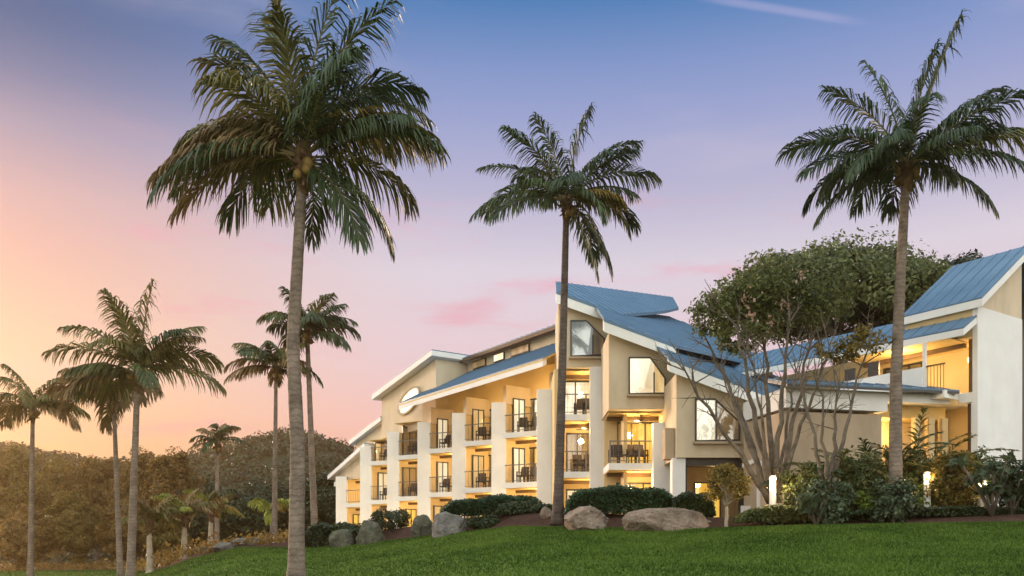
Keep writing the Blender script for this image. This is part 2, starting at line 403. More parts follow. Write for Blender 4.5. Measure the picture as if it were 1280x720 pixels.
def depth_of(th, r):
    c = np.cos(th); return np.where(np.abs(th) < 1.25, r * np.maximum(c, 0.31), r)
def ground(x, y):
    th = math.atan2(x, y); r = math.hypot(x, y)
    D, _, _ = crest(th)
    return float(height(np.array([th]), np.array([depth_of(np.array([th]), np.array([r]))[0] / D]))[0]) + EYE
def polar_sheet(name, s0, s1, ns, mat, smat=None, kind='structure', dz=0.0):
    th = np.concatenate([np.linspace(-math.pi, -0.75, 40)[:-1], np.linspace(-0.75, 0.75, 400), np.linspace(0.75, math.pi, 40)[1:]])
    ss = np.linspace(s0, s1, ns)
    T, S = np.meshgrid(th, ss)
    D, _, _ = crest(T)
    r = S * D / np.where(np.abs(T) < 1.25, np.maximum(np.cos(T), 0.31), 1.0)
    H = height(T, S) + EYE + dz
    V = np.stack([r * np.sin(T), r * np.cos(T), H], -1).reshape(-1, 3)
    n = len(th); F = []
    i = np.arange(ns - 1)[:, None] * n + np.arange(n - 1)[None, :]
    F = np.stack([i, i + n, i + n + 1, i + 1], -1).reshape(-1, 4)
    F = F[:, ::-1]
    o = fast_mesh(name, V, F, mat, smooth=True)
    tag(o, None, None, kind=kind)
    return o
def lawn_mat():
    m, nt, p = new_mat('lawn_grass')
    t = nt.nodes.new('ShaderNodeTexCoord')
    def nz_(sc, det, mp=None):
        n = nt.nodes.new('ShaderNodeTexNoise'); n.inputs['Scale'].default_value = sc; n.inputs['Detail'].default_value = det
        nt.links.new(t.outputs['Object'], n.inputs['Vector']); return n.outputs[0]
    a, b, c = nz_(0.28, 4), nz_(2.2, 5), nz_(24, 4)
    m1 = nt.nodes.new('ShaderNodeMath'); m1.operation = 'MULTIPLY_ADD'; nt.links.new(b, m1.inputs[0]); m1.inputs[1].default_value = 0.7; nt.links.new(a, m1.inputs[2])
    m2 = nt.nodes.new('ShaderNodeMath'); m2.operation = 'MULTIPLY_ADD'; nt.links.new(c, m2.inputs[0]); m2.inputs[1].default_value = 0.35; nt.links.new(m1.outputs[0], m2.inputs[2])
    r = nt.nodes.new('ShaderNodeValToRGB'); nt.links.new(m2.outputs[0], r.inputs[0])
    r.color_ramp.elements[0].position = 0.74; r.color_ramp.elements[0].color = (0.024, 0.060, 0.009, 1)
    r.color_ramp.elements[1].position = 1.06 - 0.06; r.color_ramp.elements[1].color = (0.085, 0.135, 0.022, 1)
    nt.links.new(r.outputs[0], p.inputs['Base Color']); p.inputs['Roughness'].default_value = 0.9; p.inputs['Specular IOR Level'].default_value = 0.1
    bp = nt.nodes.new('ShaderNodeBump'); bp.inputs['Strength'].default_value = 0.9; bp.inputs['Distance'].default_value = 0.06
    nt.links.new(c, bp.inputs['Height']); nt.links.new(bp.outputs[0], p.inputs['Normal'])
    return m
M['lawn'] = lawn_mat()
M['blade'] = leaf_mat('grass_blade', (0.020, 0.055, 0.008), (0.100, 0.165, 0.028), 0.3, 0.7, 0.35, 0.1)
polar_sheet('lawn', 0.0005, 1.0, 60, M['lawn'])
polar_sheet('mulch_bed', 1.0, 1.40, 44, M['mulch'])
polar_sheet('ground', 1.40, 11.0, 60, M['soil'])

def grass():
    rng = np.random.default_rng(5)
    n = 150000
    px = rng.uniform(-120, 1400, n); th = np.arctan((px - 640) / FPX)
    D, hc, hp = crest(th)
    lo = 12.0 / D
    s = lo + (1 - lo) * rng.random(n) ** 0.75
    near = rng.random(n) < 0.12; s[near] = 1 - 0.012 * rng.random(near.sum()) + 0.004
    d = s * D; H = height(th, np.minimum(s, 1.0)) + EYE
    base = np.stack([d * np.tan(th), d, H], -1)
    a = rng.uniform(0, 2 * math.pi, n); hgt = rng.uniform(0.03, 0.075, n) * (1 + 0.5 * (s > 0.97)); w = 0.012 + 0.0006 * d
    side = np.stack([np.cos(a) * w, np.sin(a) * w * 0.4, np.zeros(n)], -1)
    tip = base + np.stack([rng.normal(0, 0.03, n), rng.normal(0, 0.03, n), hgt], -1)
    V = np.stack([base - side, base + side, tip], 1).reshape(-1, 3)
    F = np.arange(3 * n).reshape(-1, 3)
    o = fast_mesh('grass', V, F, M['blade'])
    tag(o, 'short mown green grass growing over the lawn', 'grass', kind='stuff')
grass()

# ------------------------------------------------------------------ haze
def haze():
    mb = MB(); mb.abox(-820, 820, -120, 820, -2.0, 62.0)
    m = bpy.data.materials.new('evening_haze'); m.use_nodes = True; nt = m.node_tree
    nt.nodes.remove(nt.nodes['Principled BSDF'])
    v = nt.nodes.new('ShaderNodeVolumePrincipled'); v.inputs['Color'].default_value = (1.0, 0.70, 0.36, 1)
    v.inputs['Density'].default_value = HAZE; v.inputs['Anisotropy'].default_value = 0.87
    nt.links.new(v.outputs[0], nt.nodes['Material Output'].inputs['Volume'])
    o = mb.build('haze', m); tag(o, 'thin warm evening haze over the whole garden', 'haze', kind='stuff')
HAZE = 0.00075
haze()
# ------------------------------------------------------------------ hotel building
FD = Vector((-0.565, 0.825, 0)); FN = Vector((0.825, 0.565, 0)); UP = Vector((0, 0, 1))
def Fp(t, n, h): return Vector((1.776, 48, EYE + h)) + FD * t + FN * n
def Gp(t, n, h): return Vector((17.86, 34, EYE + h)) + FD * t + FN * n

hotel = empty('resort_building', (1.776, 48, EYE + 1.45),
              'long cream resort building with blue roofs, white columns and lit balconies behind the hedges', 'building')
hotel_inv = -Vector(hotel.location)
def hpart(mb, name, mat, parent=None, smooth=False, root=None):
    """a part in world coordinates under its thing (thing > part > sub-part keep world placement)"""
    o = mb.build(name, mat, None, smooth)
    r = root or hotel
    o.parent = parent or r
    if o.parent == r: o.matrix_parent_inverse = Matrix.Translation(-Vector(r.location))
    return o
def point_light(loc, power, col, radius=0.12, parent=None, root=None):
    d = bpy.data.lights.new('lamp_light', 'POINT'); d.energy = power; d.color = col; d.shadow_soft_size = radius
    o = bpy.data.objects.new('lamp_light', d); scene.collection.objects.link(o); o.location = loc
    if parent is not None:
        o.parent = parent
        if parent in (hotel, root): o.matrix_parent_inverse = Matrix.Translation(-Vector(parent.location))
    return o
chair_spots = []
rngb = random.Random(11)
WARM = (1.0, 0.69, 0.30)
def bay(A, B, hf, hc, depth=2.0, slab=0.3, rail=True, lit='lit_warm', power=18, door=(0.2, 0.82), chairs=2, tagw='', fan=True, ceil=True, root=None, wall='balcony_wall', side_door=None):
    """one balcony or patio: A is its right front corner, B its left one, hf the floor and hc the ceiling (relative to the eye)"""
    A = Vector((A[0], A[1], 0)); B = Vector((B[0], B[1], 0))
    e = (B - A); L = e.length; e.normalize(); m = Vector((e.y, -e.x, 0))
    if m.y < 0: m = -m
    f = EYE + hf; c = EYE + hc
    P = lambda u, v, z: A + e * u + m * v + UP * z
    s = MB(); s.box(P(0, 0, f - slab), e * L, m * (depth + 0.6), UP * slab)
    b = hpart(s, 'balcony' if rail else 'patio', M['white'], root=root)
    H = c - f
    d0, d1 = door[0] * L, door[1] * L; dh = min(2.25, H - 0.15)
    w = MB(); w.box(P(0, depth, f), e * d0, m * 0.18, UP * H); w.box(P(d1, depth, f), e * (L - d1), m * 0.18, UP * H)
    w.box(P(d0, depth, f + dh), e * (d1 - d0), m * 0.18, UP * (H - dh))
    hpart(w, 'back_wall', M[wall], b, root=root)
    fr = MB(); fw = 0.07; n = 3
    for k in range(n + 1):
        u = d0 + (d1 - d0 - fw) * k / n
        fr.box(P(u, depth - 0.02, f + 0.003), e * fw, m * 0.1, UP * (dh - 0.006))
    seg = (d1 - d0 - fw) / n
    for k in range(n):
        u = d0 + seg * k + fw
        fr.box(P(u, depth - 0.01, f + 0.003), e * (seg - fw), m * 0.08, UP * 0.1); fr.box(P(u, depth - 0.01, f + dh - 0.09), e * (seg - fw), m * 0.08, UP * 0.08)
    hpart(fr, 'sliding_door', M['frame'], b, root=root)
    g = MB(); g.box(P(d0 + 0.02, depth + 0.03, f + 0.02), e * (d1 - d0 - 0.04), m * 0.012, UP * (dh - 0.04))
    hpart(g, 'pane', M['glass'], b, root=root)
    # pleated curtain with the lit room behind it
    q = MB(); pts = []
    nn = int((d1 - d0) / 0.07)
    for k in range(nn + 1):
        u = d0 + 0.01 + (d1 - d0 - 0.02) * k / nn
        pts.append(P(u, depth + 0.34 + 0.04 * math.sin(k * 1.9), f + 0.01))
    for k in range(nn): q.poly([pts[k], pts[k + 1], pts[k + 1] + UP * (dh - 0.01), pts[k] + UP * (dh - 0.01)])
    hpart(q, 'curtain', M[lit], b, root=root)
    if ceil:
        cl = MB(); cl.box(P(0.02, 0.12, c - 0.05), e * (L - 0.04), m * (depth - 0.14), UP * 0.045)
        hpart(cl, 'ceiling', M['soffit'], b, root=root)
        hb = MB(); hb.box(P(0.03, depth * 0.55, c - 0.22), e * (L - 0.06), m * 0.16, UP * 0.165)
        hpart(hb, 'ceiling_beam', M['timber'], b, root=root)
    if rail:
        r = MB()
        r.box(P(0.05, 0.06, f + 1.0), e * (L - 0.1), m * 0.06, UP * 0.05); r.box(P(0.05, 0.07, f + 0.1), e * (L - 0.1), m * 0.035, UP * 0.035)
        npost = 3
        for k in range(npost):
            r.box(P(0.05 + (L - 0.16) * k / (npost - 1), 0.055, f + 0.003), e * 0.07, m * 0.07, UP * 1.05)
        nb = int(L / 0.22)
        for k in range(1, nb): r.box(P(L * k / nb, 0.08, f + 0.136), e * 0.012, m * 0.012, UP * 0.862)
        hpart(r, 'railing', M['rail_grey'], b, root=root)
    if side_door:      # glazed door in the stepped side wall
        t1, n0, n1, mt = side_door
        dz = min(2.15, H - 0.15)
        q = MB(); fw2 = 0.06
        for k in range(3):
            q.box(Fp(t1 - 0.14, n0 + (n1 - n0 - fw2) * k / 2, hf + 0.01), FN * fw2, FD * 0.135, UP * dz)
        q.box(Fp(t1 - 0.139, n0 + fw2 + 0.003, hf + dz - 0.07), FN * (n1 - n0 - 2 * fw2 - 0.006), FD * 0.134, UP * 0.07)
        sd = hpart(q, 'side_door', M['frame'], b, root=root)
        q = MB(); q.box(Fp(t1 - 0.11, n0 + 0.03, hf + 0.02), FN * (n1 - n0 - 0.06), FD * 0.012, UP * (dz - 0.04)); hpart(q, 'pane', M['glass'], b, root=root)
        q = MB(); q.box(Fp(t1 - 0.095, n0 + 0.03, hf + 0.02), FN * (n1 - n0 - 0.06), FD * 0.09, UP * (dz - 0.04)); hpart(q, 'curtain', M[mt], b, root=root)
    side = rngb.choice([0.1, 0.9])
    lp = P(L * side, depth - 0.1, f + min(2.0, H - 0.5))
    lm = MB(); lm.tube([lp + UP * -0.1, lp, lp + UP * 0.1], [0.035, 0.06, 0.035], 8)
    if rngb.random() < 0.55: hpart(lm, 'wall_lamp', M['lamp_soft'], b, root=root)
    if power:
        point_light(P(L * 0.5, depth * 0.28, min(c - 0.6, f + 2.35)), power * 3.6 * rngb.choice([0.25, 0.6, 0.8, 1.0, 1.1]), WARM, 0.15, b, root)
    if fan and H > 2.3:
        fa = MB(); cc = P(L * 0.45, depth * 0.32, c - 0.35)
        fa.tube([cc + UP * 0.3, cc], 0.03, 6); fa.tube([cc + UP * 0.05, cc - UP * 0.08], 0.11, 8)
        for k in range(5):
            w_ = k * 2 * math.pi / 5 + L; dv = Vector((math.cos(w_), math.sin(w_), 0)); pv = Vector((-dv.y, dv.x, 0.15))
            fa.box(cc + dv * 0.1 - pv * 0.06 - UP * 0.02, dv * 0.5, pv * 0.13, UP * 0.02)
        hpart(fa, 'ceiling_fan', M['frame'], b, root=root)
    if chairs:
        us = [0.44, 0.60, 0.74, 0.88]
        for k in range(chairs):
            chair_spots.append((P(L * us[k], 0.62 + 0.1 * (k % 2), f + 0.003), math.atan2(-m.x, m.y) + rngb.uniform(-0.4, 0.4), tagw, k))
    return b

# columns along the front, evenly spaced
tops = {-9.0: 6.25, -4.5: 9.6, 0.0: 9.2, 4.5: 9.15, 9.0: 9.15, 13.5: 9.15, 18.0: 9.05, 22.5: 8.5, 27.0: 6.6}
for t, top in tops.items():
    c = MB(); q = Fp(t, 0, 0); wd, dp = (0.86, 0.56)
    c.abox(q.x - wd / 2, q.x + wd / 2, q.y - dp / 2, q.y + dp / 2, EYE + 1.2, EYE + top)
    c.abox(q.x - wd / 2 - 0.04, q.x + wd / 2 + 0.04, q.y - dp / 2 - 0.04, q.y + dp / 2 + 0.04, EYE + 1.2, EYE + 1.7)
    hpart(c, 'column', M['white'])
# partitions and beams behind the columns
for t in (0, 4.5, 9, 13.5, 18, 22.5, 27):
    top = {18: 9.05, 22.5: 8.5, 27: 6.35}.get(t, 9.1)
    p = MB(); p.box(Fp(t - 0.09, 0.42, 1.46), FD * 0.18, FN * 4.6, UP * (top - 1.46)); hpart(p, 'partition_wall', M['balcony_wall'])
    if t < 18:
        p = MB(); p.box(Fp(t - 0.16, 0.42, 9.12), FD * 0.32, FN * 3.4, UP * 1.1); hpart(p, 'roof_beam', M['beige'])
M['rail_grey'] = noise_mat('grey_rail', (0.16, 0.145, 0.13), (0.22, 0.20, 0.18), 3, 0.5)
lits3 = ['lit_white', 'lit_warm', 'lit_white', 'lit_warm', 'lit_dim']
lits2 = ['lit_yellow', 'lit_warm', 'lit_yellow', 'lit_warm', 'lit_warm', 'lit_dim']
lits1 = ['lit_dim', 'lit_yellow', 'lit_dim', 'lit_dim', 'lit_warm', 'lit_dim']
ordin = ['first', 'second', 'third', 'fourth', 'fifth', 'sixth', 'seventh', 'eighth', 'ninth']
for i in range(6):
    t = 4.5 * i
    A = Fp(t + 0.10, 2.0, 0); B = Fp(t + 4.40, -0.1, 0)
    who = f'between the {ordin[5 - i]} and {ordin[6 - i]} white columns from the left'
    sd = lambda mt: (t + 4.5 - 0.09, 0.62 + 0.25 * ((i + len(mt)) % 2), 1.72, mt)
    bay(A, B, 1.5, 4.16, rail=False, lit=lits1[i], power=38, door=(.55, .84), chairs=0, fan=False, side_door=sd(lits2[5 - i]))
    if i < 5:
        bay(A, B, 4.46, 7.06, lit=lits2[i], power=40, door=(0.55, 0.84), side_door=sd(lits1[5 - i] if i % 2 else 'lit_white'), tagw='middle floor balcony ' + who, chairs=3)
        bay(A, B, 7.36, 11.5 if i < 3 else (9.7 if i == 3 else 9.0), lit=lits3[i], power=40, door=(0.55, 0.84), side_door=sd(['lit_white', 'lit_warm', 'lit_white', 'lit_dim', 'lit_warm'][i]), tagw='top floor balcony ' + who, ceil=i > 2, fan=i > 2, chairs=3)
    else:
        bay(A, B, 4.46, 6.35, lit=lits2[i], power=30, tagw='middle floor balcony ' + who, chairs=0, fan=False)
# frontal bays under the big gable
bay((5.15, 44.75), (2.35, 44.75), 1.5, 4.16, rail=False, lit='lit_warm', power=30, chairs=0, fan=False)
bay((5.15, 44.75), (2.35, 44.75), 4.46, 7.06, lit='lit_dim', power=34, tagw='middle floor balcony behind the middle palm trunk')
bay((5.15, 44.75), (2.35, 44.75), 7.36, 9.62, lit='lit_white', power=16, door=(0.05, 0.95), tagw='top floor balcony under the highest gable window', fan=False)
bay((7.3, 40.8), (4.45, 40.8), 1.5, 4.16, rail=False, lit='lit_yellow', power=46, chairs=0, fan=False, door=(0.1, 0.8))
bay((7.3, 40.8), (4.45, 40.8), 4.46, 6.82, lit='lit_yellow', power=50, door=(0.06, 0.78), tagw='middle floor balcony under the second gable window', chairs=4)
# side walls of the stepped bays
s = MB()
s.box((2.14, 44.78, EYE + 1.46), (0.18, 0, 0), (0, 4.4, 0), UP * 8.2)
s.box((5.2, 41.2, EYE + 1.46), (0.16, 0, 0), (0, 5.9, 0), UP * 8.2)
s.box((7.33, 40.85, EYE + 1.46), (0.16, 0, 0), (0, 5, 0), UP * 5.3)
hpart(s, 'side_wall', M['balcony_wall'])
# solid body behind the rooms
core = MB()
core.prism([Fp(-3, 5.3, 1.3), Fp(22.3, 5.3, 1.3), Fp(22.3, 12, 1.3), Fp(-3, 12, 1.3)], UP * 8.9)
core.prism([Fp(22.4, 5.3, 1.3), Fp(28.5, 5.3, 1.3), Fp(28.5, 12, 1.3), Fp(22.4, 12, 1.3)], UP * 5.2)
core.abox(2.4, 14, 47.6, 52, EYE + 1.3, EYE + 10.2); core.abox(5.4, 14, 43.7, 47.4, EYE + 1.3, EYE + 8.5)
hpart(core, 'core_wall', M['beige'])

# ---- roofs
def roof(zf, plan, thick=0.42, seam=0.55, root=None, fascia_mat='white', fplan=None, deck='seam'):
    """plan: list of (x, y); zf(x, y): absolute height. A metal sheet with standing seams over a white fascia slab"""
    eps = 1e-3
    gx = (zf(eps, 0) - zf(-eps, 0)) / (2 * eps); gy = (zf(0, eps) - zf(0, -eps)) / (2 * eps)
    top = MB(); top.prism([(x, y, zf(x, y)) for x, y in plan], UP * 0.06)
    rp = hpart(top, 'roof', M['roof'], root=root)
    if fplan:
        us = MB(); us.prism([(x, y, zf(x, y) - 0.1) for x, y in plan], UP * 0.097); hpart(us, 'roof_deck', M[deck], rp, root=root)
    fa = MB(); fa.prism([(x, y, zf(x, y) - thick - (0.1 if fplan else 0)) for x, y in (fplan or plan)], UP * (thick - 0.004)); hpart(fa, 'fascia', M[fascia_mat], root=root)
    g = Vector((-gx, -gy)); g.normalize(); q = Vector((-g.y, g.x))
    lo = min(Vector(p).dot(q) for p in plan); hi = max(Vector(p).dot(q) for p in plan)
    sm = MB(); k = lo + seam / 2
    while k < hi:
        ts = []
        for i in range(len(plan)):
            a = Vector(plan[i]); b = Vector(plan[(i + 1) % len(plan)])
            da, db = a.dot(q) - k, b.dot(q) - k
            if (da < 0) != (db < 0): ts.append((a + (b - a) * (da / (da - db))).dot(g))
        ts.sort()
        for a, b in zip(ts[::2], ts[1::2]):
            if b - a < 0.1: continue
            p0 = q * k + g * (a + 0.01); p1 = q * k + g * (b - 0.01)
            v0 = Vector((p0.x, p0.y, zf(p0.x, p0.y) + 0.062)); v1 = Vector((p1.x, p1.y, zf(p1.x, p1.y) + 0.062))
            sm.box(v0 - Vector((q.x, q.y, 0)) * 0.02, Vector((q.x, q.y, 0)) * 0.04, v1 - v0, UP * 0.03)
        k += seam
    if sm.v: hpart(sm, 'roof_seam', M['seam'], rp, root=root)
    return rp
zr1 = lambda x, y: EYE + 13.33 - 0.36 * (x - 2.27) + 0.5 * (y - 44.1)
zr2 = lambda x, y: EYE + 10.78 - 0.37 * (x - 4.12) + 0.42 * (y - 39.7)
zr3 = lambda x, y: EYE + 8.35 - 0.37 * (x - 6.56) + 0.38 * (y - 36.7)
roof(zr1, [(2.2, 44.05), (5.45, 44.05), (8.6, 50.0), (10.0, 53.2), (10.3, 56.8), (2.3, 46.7)], 0.46, fplan=[(2.2, 44.06), (5.45, 44.06), (5.45, 44.5), (2.2, 44.5)])
roof(zr2, [(4.12, 39.7), (7.35, 39.7), (14.6, 47.2), (13.0, 53.5), (9.5, 54.0), (5.2, 46.0), (4.12, 44.3)], 0.46, fplan=[(4.13, 39.71), (7.35, 39.71), (7.35, 40.3), (4.13, 40.3)])
roof(zr3, [(6.5, 36.65), (12.4, 36.65), (18.6, 43.0), (15.6, 50.5), (12.0, 48.5), (6.9, 42.0), (6.5, 40.0)], 0.46, fplan=[(6.51, 36.66), (12.4, 36.66), (12.4, 37.19), (6.51, 37.19)])
# gable walls under them (front faces, with depth)
def gable_wall(x0, x1, y, h0, zf, depth, name='gable_wall', mat='beige', gap=0.58):
    g = MB()
    g.prism([(x0, y, EYE + h0), (x1, y, EYE + h0), (x1, y, zf(x1, y) - gap), (x0, y, zf(x0, y) - gap)], (0, depth, 0))
    return hpart(g, name, M[mat])
gable_wall(2.33, 5.35, 44.5, 9.66, zr1, 3.2)
gable_wall(4.4, 7.45, 40.3, 6.86, zr2, 3.3)
gable_wall(6.9, 12.1, 37.2, 4.3, zr3, 4.5)
g = MB()     # bodies that carry the roofs
g.prism([(5.4, 47.9, EYE + 10.2), (9, 47.9, EYE + 10.2), (9, 47.9, zr1(9, 47.9) - 0.6), (5.4, 47.9, zr1(5.4, 47.9) - 0.6)], (0, 4, 0))
g.prism([(7.5, 43.65, EYE + 4), (12.2, 43.65, EYE + 4), (12.2, 43.65, zr2(12.2, 43.65) - 0.7), (7.5, 43.65, zr2(7.5, 43.65) - 0.7)], (0, 3, 0))
hpart(g, 'upper_wall', M['beige'])
def win(poly, y, mat, glass='glass', bars=(), root=None, sill=True, split=None):
    """framed window standing in a wall that faces the lawn; poly in (x, z), clockwise from the top left"""
    fr = MB(); n = len(poly); cx = sum(p[0] for p in poly) / n; cz = sum(p[1] for p in poly) / n
    inn = [(cx + (x - cx) * 0.93, cz + (z - cz) * 0.93) for x, z in poly]
    for k in range(n):
        a, b = poly[k], poly[(k + 1) % n]; c, d = inn[(k + 1) % n], inn[k]
        fr.prism([(a[0], y - 0.12, a[1]), (b[0], y - 0.12, b[1]), (c[0], y - 0.12, c[1]), (d[0], y - 0.12, d[1])], (0, 0.118, 0))
    zb = min(p[1] for p in inn); zt = max(p[1] for p in inn)
    for bx in bars:
        fr.abox(bx - 0.03, bx + 0.03, y - 0.09, y - 0.03, zb, zb + (zt - zb) * 0.98 if bx < cx else zb + (zt - zb) * 0.6)
    w = hpart(fr, 'window', M['frame'], root=root)
    p = MB(); p.prism([(x, y - 0.05, z) for x, z in inn], (0, 0.012, 0)); hpart(p, 'pane', M[glass], w, root=root)
    q = MB(); q.prism([(x, y - 0.03, z) for x, z in inn], (0, 0.02, 0)); hpart(q, 'blind', M[mat], w, root=root)
    if split:      # one side of the room is darker behind the mullion
        xs, mat2 = split; half = []
        for k in range(len(inn)):
            a, b2 = inn[k], inn[(k + 1) % len(inn)]
            if a[0] >= xs: half.append(a)
            if (a[0] < xs) != (b2[0] < xs):
                f_ = (xs - a[0]) / (b2[0] - a[0]); half.append((xs, a[1] + f_ * (b2[1] - a[1])))
        q = MB(); q.prism([(x, y - 0.0365, z) for x, z in half], (0, 0.006, 0)); hpart(q, 'curtain', M[mat2], w, root=root)
    if sill:
        s = MB(); x0 = min(p[0] for p in poly); x1 = max(p[0] for p in poly); z0 = min(p[1] for p in poly)
        s.abox(x0 - 0.08, x1 + 0.08, y - 0.22, y - 0.003, z0 - 0.1, z0 - 0.004); hpart(s, 'sill', M['beige_dark'], w, root=root)
    return w
def wpx(pts, y):
    return [((px - 640) / FPX * y, EYE + (HZ - py) / FPX * y) for px, py in pts]
win(wpx([(713, 400), (733, 400), (756, 423), (756, 444), (713, 446)], 44.4), 44.5, 'sky_glow', 'glass_pale', bars=(4.05,), split=(4.06, 'lit_dim'))
win(wpx([(786, 446), (813, 446), (832, 473), (832, 492), (786, 493)], 40.2), 40.3, 'lit_white', 'glass', bars=(6.45,), split=(6.46, 'lit_warm'))
win(wpx([(869, 498), (894, 498), (925, 527), (925, 551), (869, 552)], 37.1), 37.2, 'lit_white', 'glass_pale', bars=(8.55,), split=(8.56, 'lit_dim'))
# recess under the third gable: dark timber opening with a lit door behind
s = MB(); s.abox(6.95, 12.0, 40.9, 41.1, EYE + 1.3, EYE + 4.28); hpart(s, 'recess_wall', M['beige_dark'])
s = MB(); s.abox(6.75, 7.3, 37.3, 37.85, EYE + 1.3, EYE + 4.29); hpart(s, 'pillar', M['white'])
s = MB(); s.abox(7.32, 7.42, 37.6, 40.8, EYE + 1.3, EYE + 4.28); s.abox(9.55, 9.85, 37.4, 37.7, EYE + 1.3, EYE + 4.28); s.abox(7.32, 9.9, 37.45, 37.65, EYE + 3.98, EYE + 4.285)
hpart(s, 'timber_screen', M['frame'])
win([(8.4, EYE + 3.6), (9.6, EYE + 3.6), (9.6, EYE + 1.5), (8.4, EYE + 1.5)], 40.9, 'lit_yellow', bars=(9.0,), sill=False)
point_light((8.9, 39.2, EYE + 3.6), 25, WARM, 0.15, hotel)
# a beam stub left of the third gable
s = MB(); s.abox(6.5, 6.88, 37.6, 38.4, EYE + 4.3, EYE + 5.6); hpart(s, 'beam_end', M['beige_dark'])

# ---- long roof over the left balconies, its clerestory and the gables at its far end
def frame_fn(base_z, slope_n=0.0, slope_t=0.0, n0=0.0, t0=0.0, O=(1.776, 48)):
    def f(x, y):
        dx, dy = x - O[0], y - O[1]
        t = dx * FD.x + dy * FD.y; n = dx * FN.x + dy * FN.y
        return EYE + base_z + slope_n * (n - n0) + slope_t * (t - t0)
    return f
xy = lambda p: (p.x, p.y)
zl = frame_fn(10.62, 0.535, 0, -0.8)
roof(zl, [xy(Fp(-0.9, -0.8, 0)), xy(Fp(15.7, -0.8, 0)), xy(Fp(15.7, 0.98, 0)), xy(Fp(13.6, 1.0, 0)), xy(Fp(13.6, 3.6, 0)), xy(Fp(-0.9, 3.6, 0))], 0.30, deck='soffit', fplan=[xy(Fp(-0.9, -0.79, 0)), xy(Fp(15.7, -0.79, 0)), xy(Fp(15.7, -0.55, 0)), xy(Fp(-0.9, -0.55, 0))])
s = MB(); s.box(Fp(-0.8, 3.45, 10.3), FD * 14.4, FN * 0.2, UP * 3.3); hpart(s, 'clerestory_wall', M['beige'])
for k, (t, w, mt) in enumerate([(6.2, 2.0, 'lit_dim'), (9.0, 1.2, 'lit_white'), (11.2, 1.6, 'lit_dim')]):
    s = MB()
    s.box(Fp(t, 3.36, 12.98), FD * w, FN * 0.085, UP * 0.5)
    w_ = hpart(s, 'window', M['frame'])
    s = MB(); s.box(Fp(t + 0.06, 3.34, 13.03), FD * (w - 0.12), FN * 0.016, UP * 0.4); hpart(s, 'pane', M[mt], w_)
zc = frame_fn(13.75, 0.33, 0, 2.85)
roof(zc, [xy(Fp(1.5, 2.85, 0)), xy(Fp(14.9, 2.85, 0)), xy(Fp(14.9, 6.5, 0)), xy(Fp(3.5, 6.5, 0))], 0.22, fascia_mat='timber')
# far gable with the oval window
top = lambda t: 13.95 - 0.175 * (t - 13.7)
g = MB(); g.prism([Fp(13.7, 1.0, 9.12), Fp(21.95, 1.0, 9.12), Fp(21.95, 1.0, top(21.95) - 0.36), Fp(13.7, 1.0, top(13.7) - 0.36)], FN * 4.2)
hpart(g, 'gable_wall', M['beige'])
zg = frame_fn(13.95, 0, -0.175, 0, 13.7)
roof(zg, [xy(Fp(13.3, 0.45, 0)), xy(Fp(22.5, 0.45, 0)), xy(Fp(22.5, 5.6, 0)), xy(Fp(13.3, 5.6, 0))], 0.34)
fr = MB(); pn = MB(); N = 28; oc = Fp(17.45, 0.0, 11.3) ; a1, b1 = 1.6, 0.68; tilt = -0.30
def oval(k, sc, n):
    w = 2 * math.pi * k / N; u, v = a1 * sc * math.cos(w), b1 * (sc if sc < 1 else sc * 1.08) * math.sin(w)
    return oc + FD * (u * math.cos(tilt) - v * math.sin(tilt)) + UP * (u * math.sin(tilt) + v * math.cos(tilt)) + FN * n
for k in range(N):
    fr.prism([oval(k, 1.08, 0.86), oval(k + 1, 1.08, 0.86), oval(k + 1, 0.96, 0.86), oval(k, 0.96, 0.86)], FN * 0.138)
w_ = hpart(fr, 'oval_window', M['beige_dark'])
pn.prism([oval(k, 0.955, 0.93) for k in range(N)], FN * 0.03); hpart(pn, 'pane', M['lit_white'], w_)
# lower gables stepping down at the far end
top2 = lambda t: 10.75 - 0.21 * (t - 22.0)
g = MB(); g.prism([Fp(22.0, 1.3, 7.2), Fp(27.2, 1.3, 7.2), Fp(27.2, 1.3, top2(27.2) - 0.3), Fp(22.0, 1.3, top2(22) - 0.3)], FN * 5); hpart(g, 'gable_wall', M['beige'])
roof(frame_fn(10.75, 0, -0.21, 0, 22.0), [xy(Fp(21.99, 0.9, 0)), xy(Fp(27.7, 0.9, 0)), xy(Fp(27.7, 6.5, 0)), xy(Fp(21.99, 6.5, 0))], 0.3)
top3 = lambda t: 8.75 - 0.275 * (t - 22.9)
g = MB(); g.prism([Fp(22.95, 0.38, 6.36), Fp(29.3, 0.38, 6.36), Fp(29.3, 0.38, top3(29.3) - 0.28), Fp(22.95, 0.38, top3(22.95) - 0.28)], FN * 0.5); hpart(g, 'gable_wall', M['beige'])
g = MB(); g.prism([Fp(28.6, 0.3, 6.0), Fp(29.3, 0.3, 6.0), Fp(29.3, 6, 6.0), Fp(28.6, 6, 6.0)], UP * 0.35)
hpart(g, 'eave_beam', M['white'])
roof(frame_fn(8.75, 0, -0.275, 0, 22.9), [xy(Fp(22.85, -0.05, 0)), xy(Fp(29.8, -0.05, 0)), xy(Fp(29.8, 7, 0)), xy(Fp(22.85, 7, 0))], 0.28)
# uplights at the feet of the columns
for t in (0.0, 9.0, 18.0, 13.5, 22.5):
    p = Fp(t + 0.9, -0.75, 1.62)
    s = MB(); s.tube([p + UP * -0.25, p], [0.09, 0.11], 8); s.tube([p, p + UP * 0.03], [0.1, 0.09], 8)
    hpart(s, 'ground_uplight', M['lamp_soft']); point_light(p + UP * 0.2, 140, (1.0, 0.75, 0.42), 0.08, hotel)

